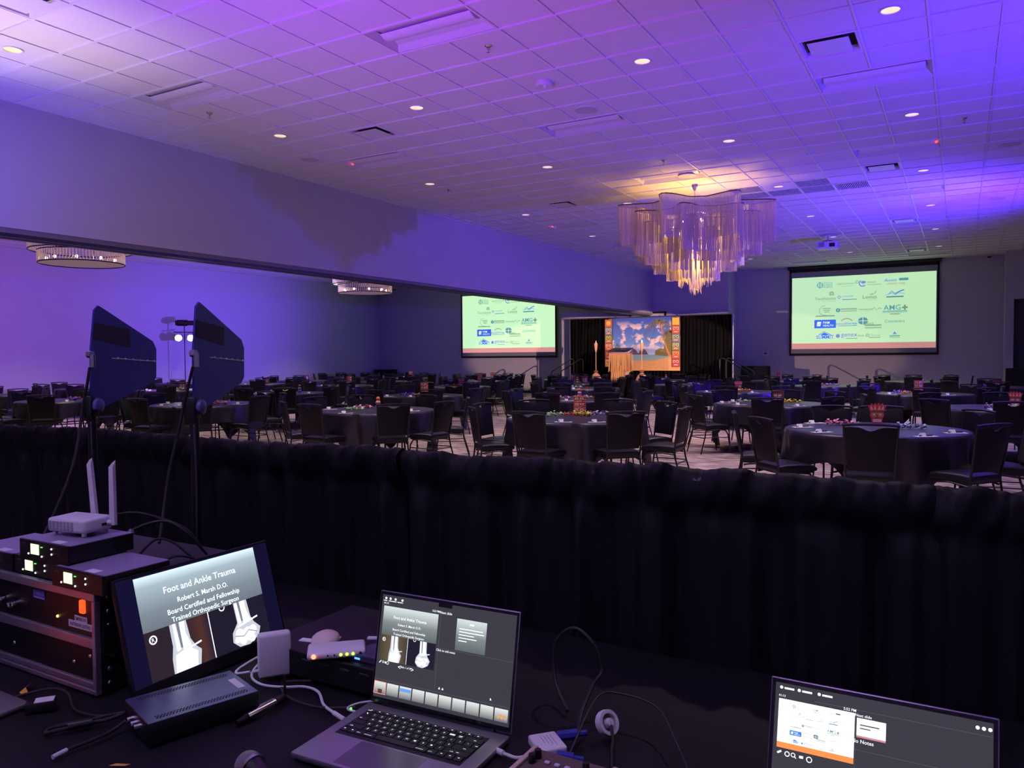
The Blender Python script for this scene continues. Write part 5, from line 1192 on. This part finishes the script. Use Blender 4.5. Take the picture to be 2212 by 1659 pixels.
obj('drawer', G().b2(-.242, .242, .004, .02, .03, .105), m_black, t, smooth=0)
s0 = None
for x, z in ((-.2, .085), (.225, .085), (.16, .06), (-.1, .06)):
    if s0 is None: s0 = obj('screw', G().ball((0, .002, 0), .006, 8, (1, .5, 1)), m_chrome, t, (x, 0, z))
    else: link('screw', s0.data, t, (x, 0, z))
obj('butterfly_latch', G().b2(.256, .264, .01, .05, .075, .16, .002).tube([(.262, .02, .09), (.268, .03, .085), (.268, .045, .1), (.268, .045, .14)], .003, 6), m_blackm, t)
r0 = None
for k in range(7):
    for yy in (.03, .2):
        if r0 is None: r0 = obj('rivet', G().ball((0, 0, 0), .006, 8, (.5, 1, 1)), m_alu, t, (.257, yy, .02 + .034 * k))
        else: link('rivet', r0.data, t, (.257, yy, .02 + .034 * k))
t = thing('power_conditioner', 'black rack power unit with blue badge and glowing orange switch', 'rack unit', (4.41, -3.76, ZT))
obj('faceplate', G().b2(-.242, .242, -.002, .012, .178, .219), m_black, t, smooth=0); obj('chassis', G().b2(-.22, .22, .012, .2, .18, .217), m_blackm, t, smooth=0)
obj('badge', G().b2(-.005, .045, -.004, -.002, .192, .213), M('badge_blue', (0.04, 0.06, 0.35), 0.4), t, smooth=0)
g = G(); g.text('FURMAN', .02, .204, .044, None, .0042, Matrix.Rotation(pi / 2, 4, 'X')); g.face([(-.004, -.0042, .193), (.044, -.0042, .193), (.044, -.0042, .1965), (-.004, -.0042, .1965)]); obj('lettering', g, M('badge_text', (0.3, 0.34, 0.7), 0.5), t, smooth='flat2d')
obj('rocker_switch', G().box((.202, -.004, .2), (.018, .01, .032), 0, .003), E('switch_orange', (1.0, 0.1, 0.015), 1.1), t)
t = thing('antenna_distributor', 'black rack unit with knobs, yellow light and white name labels', 'rack unit', (4.41, -3.76, ZT))
obj('faceplate', G().b2(-.242, .242, -.001, .012, .131, .177), m_black, t, smooth=0); obj('chassis', G().b2(-.22, .22, .012, .2, .133, .175), m_blackm, t, smooth=0)
k0 = None
for x, z in ((-.14, .168), (-.105, .158), (-.088, .163), (-.17, .15)):
    if k0 is None: k0 = obj('connector', G().lathe([(.008, 0), (.008, .014), (.005, .016), (.001, .016)], 12, (0, 0, 0), Matrix.Rotation(pi / 2, 3, 'X')), m_chrome, t, (x, 0, z))
    else: link('connector', k0.data, t, (x, 0, z))
obj('status_light', G().ball((.095, -.002, .16), .0035, 8), E('led_yellow', (1.0, 0.8, 0.15), 2.0), t)
for tx_, x0, x1, z0, z1 in (('EMPIRE AV', .165, .215, .16, .174), ('ANTENNA DISTRO', .14, .235, .144, .16)):
    lb = obj('name_label', G().b2(x0, x1, -.0022, -.001, z0, z1), m_paper, t, smooth=0)
    g = G(); g.text(tx_, (x0 + x1) / 2, (z0 + z1) / 2, (x1 - x0) * .86, (z1 - z0) * .55, .0026, Matrix.Rotation(pi / 2, 4, 'X')); obj('lettering', g, m_bk, lb, smooth='flat2d')

# ---- wireless receivers on the rack and a router on top
m_rcase = M('receiver_cover_violet_light', (0.32, 0.28, 0.42), 0.42, metal=0.3, spec=0.5)  # violet light on the black covers is mixed into this colour
m_disp = E('receiver_display', (0.72, 0.9, 0.55), 1.15); m_gled = E('led_green', (0.1, 1.0, 0.1), 2.0); m_wled = E('button_white', (0.9, 0.9, 0.8), 1.6)
rz0 = ZT + .24
def receiver(x, y, z, label, rz=0):
    t = thing('wireless_receiver', label, 'receiver', (x, y, z), (0, 0, rz), 'half-rack wireless receivers')
    obj('chassis', G().b2(0, .197, .004, .172, .002, .043), m_blackm, t, smooth=0); obj('cover', G().b2(.001, .196, .005, .172, .043, .045), m_rcase, t, smooth=0)
    f = obj('faceplate', G().b2(-.002, .199, -.004, .004, .0, .046, .0015), m_black, t, smooth=0)
    obj('display', G().box((.065, -.0045, .025), (.034, .002, .026), 0, .0009), m_disp, f)
    obj('signal_light', G().box((.094, -.0045, .033), (.006, .002, .002)), m_gled, f, smooth=0)
    for bx, bz in ((.038, .012), (.094, .01), (.135, .033), (.135, .02)): obj('button', G().ball((bx, -.0045, bz), .0024, 8), m_wled, f)
    g = G(); g.text('SHURE', .018, .036, .018, None, .0042, Matrix.Rotation(pi / 2, 4, 'X')); obj('lettering', g, M('grey_ink', (0.25, 0.25, 0.28), 0.5), f, smooth='flat2d')
    obj('label_strip', G().b2(.11, .15, .008, .03, .045, .0455), m_paper, t, smooth=0)
    for q in (.04, .15): obj('antenna_socket', G().lathe([(.007, 0), (.007, .012), (.005, .018), (.001, .018)], 10, (q, .172, .024), Matrix.Rotation(-pi / 2, 3, 'X')), m_chrome, t)
receiver(4.508, -3.77, rz0, 'wireless receiver at the corner of the rack, label strip on top')
receiver(4.306, -3.75, rz0, 'wireless receiver on the rack tucked under the stacked one')
receiver(4.1, -3.76, rz0, 'wireless receiver on the rack, cut by the frame edge', .03)
receiver(4.345, -3.757, rz0 + .0465, 'topmost wireless receiver carrying the white router', .02)
t = thing('wifi_router', 'small white square router with two tall antennas', 'router', (4.425, -3.652, rz0 + .0935), (0, 0, radians(9)))
obj('body', G().box((0, 0, .026), (.13, .088, .036), 0, .008, 3), m_white, t)
for sx in (-.05, .05):
    for sy in (-.032, .032): obj('foot', G().lathe([(.001, 0), (.006, 0), (.006, .009)], 8, (sx, sy, 0)), m_white, t)
sl0 = None
for b in range(7):
    for q in range(6):
        p = (-.052 + .0125 * b, -.0445, .016 + .0038 * q)
        if sl0 is None: sl0 = obj('vent_slot', G().b2(-.0045, .0045, -.0004, .0004, -.001, .001), M('vent_grey', (0.25, 0.22, 0.28), 0.6), t, p, smooth=0)
        else: link('vent_slot', sl0.data, t, p)
obj('port', G().b2(.0648, .0656, .008, .022, .02, .027), m_black, t, smooth=0)
for p, top in (((-.005, .05), (-.02, .05)), ((.08, .03), (.08, .034))):
    a = obj('antenna', G().mesh([(p[0] + sx * (.0092 - .012 * z) + (top[0] - p[0]) * (z - .02) / .15, p[1] + sy * .0045, z) for z in (.02, .1, .17) for sx, sy in ((-1, -1), (1, -1), (1, 1), (-1, 1))] + [(top[0] + .008, top[1], .188), (top[0] - .002, top[1], .182)], [(0, 1, 5, 4), (1, 2, 6, 5), (2, 3, 7, 6), (3, 0, 4, 7), (4, 5, 9, 8), (5, 6, 10, 9), (6, 7, 11, 10), (7, 4, 8, 11), (8, 9, 12, 13), (10, 11, 13, 12), (9, 10, 12), (11, 8, 13), (3, 2, 1, 0)]), m_white, t, smooth=40)
    obj('hinge', G().tube([(p[0] - .02 if p[0] > .05 else p[0], p[1] if p[0] > .05 else p[1] - .012, .026), (p[0], p[1], .026)], .0075, 10), m_white, a)

# ---- two paddle antennas on stands
m_pad = M('paddle_navy', (0.03, 0.03, 0.28), 0.45, spec=0.4)
m_tape = M('dark_tape', (0.02, 0.018, 0.035), 0.7)
def paddle(x, y, label, slabel, yaw):
    t = thing('antenna_stand', slabel, 'stand', (x, y, 0), group='antenna stands')
    obj('pole', G().tube([(0, 0, .03), (0, 0, 1.36)], .013, 10), m_blackm, t); obj('clutch', G().lathe([(.013, .84), (.02, .85), (.02, .93), (.013, .94)], 14), m_black, t); obj('knob', G().ball((.03, 0, .88), .012, 8), m_chrome, t)
    obj('base', G().lathe([(.001, .03), (.02, .03), (.13, .02), (.14, .004), (.14, .0)], 28), m_blackm, t)
    t = thing('paddle_antenna', label, 'antenna', (x, y, 1.36), (0, 0, yaw), 'paddle antennas')
    # outline in local Y (towards the stage) and Z
    out = [(-.005, .045), (.0, .02), (.05, .02), (.33, .092), (.352, .112), (.356, .21), (.336, .238), (.07, .335), (.04, .345), (.02, .33), (-.002, .2)]
    mt = Matrix(((0, 0, 1, -.003), (1, 0, 0, 0), (0, 1, 0, 0), (0, 0, 0, 1)))
    obj('board', G().prism(out, .006, mt), m_pad, t, smooth=0)
    obj('tape_patch', G().prism([(.012, .24), (.2, .215), (.2, .275), (.018, .29)], .0095, Matrix(((0, 0, 1, -.0047), (1, 0, 0, 0), (0, 1, 0, 0), (0, 0, 0, 1)))), m_tape, t, smooth=0)
    g = G(); g.tube([(.0045, .1, .178), (.0045, .352, .166)], .0016, 5)
    for k in range(6): g.ball((.0045, .13 + .042 * k, .177 - .002 * k), .0042, 6)
    obj('feed_line', g, M('feed_white', (0.7, 0.7, 0.75), 0.5), t)
    obj('connector', G().tube([(.0, -.012, .19), (.016, -.014, .19)], .011, 12).tube([(.016, -.014, .19), (.016, -.014, .15)], .0085, 12), m_chrome, t)
    obj('swivel', G().b2(-.014, .014, -.024, .02, -.005, .06, .006), m_black, t); obj('pivot_wheel', G().lathe([(.001, .0), (.022, .0), (.022, .012), (.012, .016), (.001, .016)], 18, (.014, .004, .03), Matrix.Rotation(pi / 2, 3, 'Y')), M('pivot_blue', (0.1, 0.1, 0.3), 0.35), t)
    for s_ in (-1, 1):
        pts = [(x + s_ * .016 + .004 * sin(q * .5), y - .012, 1.33 - q * .03) for q in range(30)]
    return t
paddle(4.035, -3.372, 'navy paddle antenna with black tape patch nearest the frame edge', 'black antenna stand nearest the frame edge', radians(23))
paddle(4.42, -3.295, 'navy paddle antenna with black tape patch in front of the lit cans', 'black antenna stand behind the portable monitor', radians(25.5))
def cable(pts, r, mat, label, cat='cable', smoothn=6, name='cable'):
    P = [Vector(p) for p in pts]; out = []
    for i in range(len(P) - 1):
        p0, p1, p2, p3 = P[max(i - 1, 0)], P[i], P[i + 1], P[min(i + 2, len(P) - 1)]
        for s_ in range(smoothn):
            t_ = s_ / smoothn; out.append(.5 * ((2 * p1) + (p2 - p0) * t_ + (2 * p0 - 5 * p1 + 4 * p2 - p3) * t_ ** 2 + (3 * p1 - p0 - 3 * p2 + p3) * t_ ** 3))
    out.append(P[-1]); return tag(obj(name, G().tube(out, r, 8), mat), label, cat)
def ribbed(x, y, label):
    g = G(); pts = [(x + .018 + .006 * sin(q * .05), y - .016, 1.34 - q * .006) for q in range(72)]
    g.tube(pts, .0035, 6, True, [.0042 if q % 2 else .0026 for q in range(72)]); tag(obj('ribbed_cable', g, M('ribbed_black', (0.05, 0.05, 0.06), 0.3), smooth=80), label, 'cable')
ribbed(4.035, -3.372, 'ribbed black cable down the antenna stand nearest the frame edge'); ribbed(4.42, -3.295, 'ribbed black cable down the antenna stand behind the monitor')
cable([(4.052, -3.386, 1.51), (4.04, -3.39, 1.45), (4.03, -3.4, 1.38), (4.05, -3.425, 1.3), (4.08, -3.469, 1.2), (4.09, -3.53, 1.08), (4.1, -3.57, 1.02)], .0045, m_rub, 'black coaxial cable hanging from the antenna nearest the frame edge')
cable([(4.437, -3.31, 1.51), (4.42, -3.315, 1.45), (4.4, -3.325, 1.36), (4.39, -3.34, 1.28), (4.385, -3.36, 1.2), (4.40, -3.39, 1.1), (4.46, -3.45, 1.02)], .0045, m_rub, 'black coaxial cable hanging from the antenna before the lit cans')
for k, (pts, lb) in enumerate((([(4.5, -3.6, 1.035), (4.5, -3.56, 1.08), (4.55, -3.5, 1.1), (4.6, -3.47, 1.07), (4.62, -3.42, 1.0)], 'arching over the receivers'), ([(4.385, -3.53, 1.107), (4.44, -3.5, 1.112), (4.51, -3.46, 1.09), (4.56, -3.43, 1.06), (4.58, -3.4, 1.0)], 'sweeping from router to antenna stand'),
                               ([(4.55, -3.58, 1.02), (4.57, -3.54, 1.06), (4.6, -3.51, 1.05), (4.63, -3.48, 1.01), (4.65, -3.45, .97)], 'looped behind the corner receiver'), ([(4.66, -3.59, 1.02), (4.68, -3.56, 1.035), (4.7, -3.52, 1.02), (4.69, -3.48, .98)], 'dropping behind the portable monitor'))):
    cable(pts, .0035, m_rub, 'thin black antenna cable ' + lb)
tag(obj('coax_plug', G().tube([(4.505, -3.585, 1.06), (4.52, -3.57, 1.085)], .009, 10).tube([(4.505, -3.585, 1.06), (4.503, -3.59, 1.03)], .006, 8), m_chrome), 'bright metal coaxial plug behind the topmost receiver', 'plug')

# ---- converter box in front of the monitor
t = thing('converter_box', 'flat black converter box with perforated lid before the monitor', 'converter', (4.953, -3.73, ZT), (0, 0, radians(72)))
obj('case', G().box((0, 0, .024), (.232, .156, .044), 0, .003, 2), m_blackm, t)
obj('lid', G().box((0, 0, .047), (.231, .155, .003), 0, .001, 1), M('box_lid_screen_tint', (0.13, 0.13, 0.26), 0.3, metal=0.6), t)  # bluish screen reflection is mixed into the black lid's colour
h0 = None
for sy in (-1, 1):
    for b in range(30):
        for q in range(3):
            p = (-.094 + b * .0065 + (.003 if q % 2 else 0), sy * .058 + (q - 1) * .0055, .0489)
            if h0 is None: h0 = obj('perforation', G().disc(0, 0, .0022, 0, 6), m_darkvoid, t, p, smooth='flat2d')
            else: link('perforation', h0.data, t, p)
obj('name_sticker', G().b2(.088, .104, -.035, .025, .0485, .049), m_paper, t, smooth=0)
for q in (-.02, .0, .025): obj('socket', G().tube([(-.112, q, .024), (-.127, q, .024)], .007, 10), m_chrome, t)
g = G()
for q in range(8): g.b2(.0 + .008 * q, .005 + .008 * q, -.0765, -.0755, .034, .036)
obj('front_marks', g, m_wled, t, smooth=0, kind='stuff')
# black switcher box with white gadget
t = thing('video_switcher', 'black switcher box under the white status gadget', 'switcher', (5.1, -3.3, ZT))
obj('case', G().b2(-.22, .2, -.17, .17, .006, .068, .003), m_black, t, smooth=0)
for k in range(4): obj('slot', G().b2(-.08 + .06 * k, -.05 + .06 * k, -.1715, -.17, .05, .054), M('slot_grey', (0.06, 0.06, 0.07), 0.5), t, smooth=0)
obj('control_deck', G().b2(.06, .2, -.15, -.02, .068, .086, .003), M('deck_purple', (0.05, 0.04, 0.1), 0.5), t, smooth=0); obj('blue_light', G().b2(.07, .085, -.1515, -.15, .074, .078), E('led_blue', (0.1, 0.4, 1.0), 1.5), t, smooth=0)
t = thing('status_gadget', 'slim white gadget with one red and three green lights', 'gadget', (5.115, -3.452, ZT + .069), (0, 0, radians(42)))
obj('shell', G().box((0, 0, .017), (.135, .075, .017), 0, .007, 3), m_white, t); obj('stand', G().b2(-.04, .04, -.02, .02, 0, .009), m_black, t, smooth=0)
obj('red_light', G().ball((-.052, -.037, .018), .0055, 10), E('led_red', (1.0, 0.12, 0.06), 5.0), t)
g0 = None
for q in range(3):
    if g0 is None: g0 = obj('green_light', G().ball((0, 0, 0), .0036, 8), E('led_lime', (0.55, 0.95, 0.05), 2.5), t, (.01 + .014 * q, -.037, .018))
    else: link('green_light', g0.data, t, (.01 + .014 * q, -.037, .018))
for q in (-.02, -.005, .055): obj('pinhole', G().ball((q, -.0375, .018), .0022 if q < .05 else .004, 6), m_darkvoid, t)
t = thing('computer_mouse', 'pale domed computer mouse on the switcher behind the gadget', 'mouse', (5.03, -3.4, ZT + .068), (0, 0, .5))
obj('shell', G().ball((0, 0, .012), .03, 16, (1.15, 1.6, .62)), M('mouse_beige', (0.75, 0.62, 0.55), 0.4), t); obj('sole', G().b2(-.03, .03, -.042, .042, 0, .004, .001), m_white, t)
tag(obj('white_remote', G().box((5.17, -3.36, ZT + .094), (.06, .014, .006), .45, .002), m_white), 'thin white remote lying behind the status gadget', 'remote')
tag(obj('white_tag', G().box((4.98, -3.405, ZT + .0695), (.05, .02, .002), .2), m_paper, smooth=0), 'small white paper tag on the switcher beside the charger', 'tag')
# laptop charger and cables
t = thing('laptop_charger', 'white square laptop charger standing on its edge', 'charger', (4.945, -3.488, ZT), (0, 0, radians(52)))
obj('brick', G().box((0, 0, .057), (.078, .03, .108), 0, .008, 3), m_white, t); obj('cable_stub', G().tube([(-.035, -.005, .024), (-.052, -.008, .022)], .0042, 8), m_white, t)
cable([(4.912, -3.535, ZT + .022), (4.87, -3.54, ZT + .012), (4.85, -3.51, ZT + .012), (4.87, -3.46, ZT + .03), (4.9, -3.44, ZT + .04), (4.88, -3.47, ZT + .02), (4.9, -3.52, ZT + .006), (4.96, -3.545, ZT + .005), (5.02, -3.53, ZT + .005), (5.06, -3.505, ZT + .005), (5.11, -3.51, ZT + .005), (5.17, -3.555, ZT + .005), (5.225, -3.578, ZT + .007)], .0032, m_white, 'white charging cable curling from charger to laptop')
tag(obj('cable_plug', G().tube([(5.22, -3.577, ZT + .007), (5.245, -3.585, ZT + .007), (5.262, -3.59, ZT + .007)], .0052, 10), m_white), 'white plug entering the presenter laptop', 'plug')
cable([(5.262, -3.548, ZT + .007), (5.242, -3.55, ZT + .007), (5.228, -3.54, ZT + .006), (5.235, -3.51, ZT + .006), (5.27, -3.47, ZT + .005), (5.3, -3.44, ZT + .005)], .0026, m_white, 'short white cable with green charge light at the laptop hinge')
tag(obj('charge_light', G().ball((5.246, -3.551, ZT + .012), .0028, 8), m_gled), 'tiny green charge light on the white magnetic plug', 'indicator light')
cable([(5.05, -3.47, ZT + .004), (5.0, -3.51, ZT + .004), (5.06, -3.56, ZT + .004), (5.16, -3.57, ZT + .004), (5.24, -3.53, ZT + .004)], .0035, m_rub, 'black cable lying behind the white charging cable')
# pen-like torch, microphone, tapes, dongles
t = thing('marker_pen', 'chrome and black marker lying before the converter box', 'pen', (5.07, -3.64, ZT + .009))
obj('barrel', G().tube([(.002, -.045, 0), (0, .035, 0)], .0085, 12), m_chrome, t); obj('cap', G().tube([(0, .035, 0), (-.001, .062, 0)], .0092, 12), m_black, t); obj('tip', G().tube([(.004, -.075, -.001), (.002, -.045, 0)], .0075, 12, True, [.0055, .0085]), m_black, t); obj('clip', G().tube([(0, .03, .01), (.001, -.01, .0105)], .0016, 6), m_chrome, t)
t = thing('clip_stub', 'thin black plastic stub standing beside the marker', 'stub', (5.06, -3.565, ZT)); obj('rod', G().tube([(0, 0, 0), (-.004, .004, .05)], .0028, 8), m_black, t); obj('foot', G().lathe([(.001, .004), (.008, .003), (.009, 0)], 10), m_black, t)
t = thing('microphone', 'handheld microphone with round steel grille at the bottom edge', 'microphone', (5.262, -3.848, ZT + .027), (0, 0, radians(-12)))
m_gr2 = M('mic_grille', (0.42, 0.4, 0.42), 0.35, metal=0.8, var=0.5, nscale=450, bump=0.8)
obj('grille', G().ball((0, 0, 0), .0258, 24), m_gr2, t); obj('ring', G().tube([(.012, 0, -.001), (.019, 0, -.0015)], .0262, 24), m_alu, t)
obj('body', G().tube([(.017, 0, -.001), (.05, 0, -.004), (.17, 0, -.012)], .02, 20, True, [.0235, .0185, .0135]), m_blackm, t)
m_yt = M('yellow_tape', (0.72, 0.42, 0.05), 0.6)
tag(obj('tape_scrap', G().mesh([(4.485, -3.845, ZT), (4.5, -3.838, ZT + .012), (4.49, -3.815, ZT + .016), (4.475, -3.822, ZT + .004), (4.512, -3.852, ZT + .001), (4.518, -3.842, ZT + .004)], [(0, 1, 2, 3), (0, 4, 5, 1)]), m_yt, smooth=0), 'curled scrap of yellow tape before the rack', 'tape')
tag(obj('tape_scrap', G().mesh([(4.985, -3.945, ZT), (5.02, -3.935, ZT + .004), (5.025, -3.925, ZT + .004), (4.992, -3.934, ZT + .001)], [(0, 1, 2, 3)]), m_yt, smooth=0), 'flat scrap of yellow tape at the bottom edge', 'tape')
t = thing('power_brick', 'small black power brick with a pale rating label', 'power brick', (4.625, -3.872, ZT), (0, 0, radians(52))); obj('case', G().box((0, 0, .011), (.06, .036, .022), 0, .003), m_black, t); obj('rating_label', G().b2(-.012, .026, -.014, .014, .0221, .0226), m_paper, t, smooth=0)
cable([(4.4, -3.95, ZT + .004), (4.5, -3.9, ZT + .006), (4.58, -3.83, ZT + .022), (4.64, -3.82, ZT + .02), (4.7, -3.84, ZT + .004), (4.78, -3.83, ZT + .004), (4.82, -3.77, ZT + .004)], .003, m_rub, 'thin black cable arching over the power brick')
cable([(4.845, -3.81, ZT + .02), (4.82, -3.84, ZT + .01), (4.79, -3.87, ZT + .006), (4.765, -3.925, ZT + .006), (4.755, -3.935, ZT + .006), (4.745, -3.915, ZT + .006), (4.77, -3.87, ZT + .005), (4.79, -3.83, ZT + .005)], .0038, m_rub, 'looped black audio cable beside the converter box')
tag(obj('cable_adapter', G().tube([(4.775, -3.9, ZT + .009), (4.8, -3.862, ZT + .009)], .009, 12), m_black), 'fat black in-line adapter on the looped cable', 'adapter')
cable([(4.87, -3.83, ZT + .015), (4.87, -3.87, ZT + .005), (4.868, -3.92, ZT + .005), (4.864, -3.96, ZT + .005)], .0036, m_rub, 'straight black audio cable leaving the converter box')
tag(obj('cable_sleeve', G().tube([(4.864, -3.955, ZT + .005), (4.868, -3.985, ZT + .005)], .0046, 10), m_white), 'white sleeve on the straight black audio cable', 'cable sleeve')
# hub, plugs, loop, reel, mixer to the far side of the laptop
t = thing('usb_hub', 'white flat adapter hub beside the presenter laptop', 'hub', (5.7, -3.492, ZT), (0, 0, radians(-42))); obj('case', G().box((0, 0, .016), (.07, .058, .018), 0, .004, 3), m_white, t)
g = G()
for q in range(4): g.b2(-.02, .02 - .004 * q, .012 - .007 * q, .0135 - .007 * q, .0251, .0254)
obj('small_print', g, M('print_grey', (0.4, 0.35, 0.42), 0.6), t, smooth=0, kind='stuff'); obj('foot', G().b2(-.02, .02, -.02, .02, 0, .008), m_white, t, smooth=0)
cable([(5.618, -3.545, ZT + .007), (5.64, -3.548, ZT + .007), (5.665, -3.55, ZT + .008), (5.69, -3.53, ZT + .012)], .0034, m_white, 'short white cable between laptop and hub')
tag(obj('cable_plug', G().tube([(5.612, -3.543, ZT + .007), (5.632, -3.547, ZT + .007)], .0058, 10), m_white), 'white plug on the hub side of the presenter laptop', 'plug')
m_blp = M('plug_blue', (0.015, 0.025, 0.28), 0.4)
for p, q, wd in (((5.703, -3.455, ZT + .018), (5.735, -3.43, ZT + .02), 'above the white hub'), ((5.735, -3.52, ZT + .016), (5.765, -3.51, ZT + .014), 'below the white hub')):
    t = thing('video_plug', 'blue video cable plug ' + wd, 'plug'); obj('shell', G().tube([p, q], .0105, 8), m_blp, t); d_ = (Vector(q) - Vector(p)).normalized(); obj('strain_relief', G().tube([q, Vector(q) + d_ * .02], .006, 8), m_blp, t)
cable([(5.735, -3.43, ZT + .02), (5.71, -3.35, ZT + .03), (5.705, -3.28, ZT + .06), (5.712, -3.25, ZT + .085), (5.69, -3.25, ZT + .14), (5.643, -3.25, ZT + .165), (5.6, -3.25, ZT + .13), (5.592, -3.25, ZT + .08), (5.61, -3.27, ZT + .03), (5.66, -3.32, ZT + .006)], .004, M('cable_charcoal', (0.012, 0.012, 0.015), 0.55), 'black cable standing up in a tall loop behind the hub', smoothn=8)
cable([(5.75, -3.5, ZT + .01), (5.73, -3.32, ZT + .05), (5.775, -3.287, ZT + .055), (5.858, -3.302, ZT + .05), (5.929, -3.4, ZT + .04), (5.988, -3.5, ZT + .03), (6.0, -3.56, ZT + .006)], .0022, M('cable_charcoal2', (0.02, 0.02, 0.024), 0.5), 'thin black cable arching towards the second laptop')
t = thing('cable_reel', 'white ring-shaped cable winder beside the hub', 'cable winder', (5.775, -3.37, ZT)); rm = Matrix.Rotation(radians(60), 3, 'Y') @ Matrix.Rotation(radians(20), 3, 'X')
obj('ring', G().lathe([(.018, -.008), (.025, -.008), (.026, 0), (.025, .008), (.018, .008), (.018, -.008)], 24, (0, 0, .027), rm), m_white, t); obj('hub', G().lathe([(.001, .012), (.008, .012), (.01, -.004), (.001, -.004)], 14, (0, 0, .027), rm), m_white, t)
cable([(5.785, -3.375, ZT + .026), (5.8, -3.4, ZT + .014), (5.815, -3.44, ZT + .005), (5.84, -3.5, ZT + .005)], .0035, m_rub, 'black cable running out of the white winder')
t = thing('audio_mixer', 'small tan audio mixer with wooden cheek at the bottom edge', 'mixer', (5.71, -3.565, ZT), (0, 0, 0))
obj('cheek', G().b2(0, .01, -.16, 0, 0, .052, .002), M('pink_wood', (0.6, 0.42, 0.36), 0.5, var=0.15), t, smooth=0); obj('panel', G().b2(.01, .16, -.16, 0, .004, .046, .002), M('mixer_tan', (0.12, 0.085, 0.06), 0.5), t, smooth=0); obj('cheek', G().b2(.16, .17, -.16, 0, 0, .052, .002), M('pink_wood', (0.6, 0.42, 0.36)), t, smooth=0)
for x, y in ((.024, -.03), (.022, -.05), (.12, -.03)): obj('knob', G().lathe([(.007, .046), (.006, .062), (.001, .062)], 12, (x, y, 0)), m_black, t)
for k in range(3): obj('button', G().box((.048 + .02 * k, -.04, .048), (.01, .008, .004), 0, .001, 1), M('button_lilac', (0.6, 0.55, 0.7), 0.4), t)
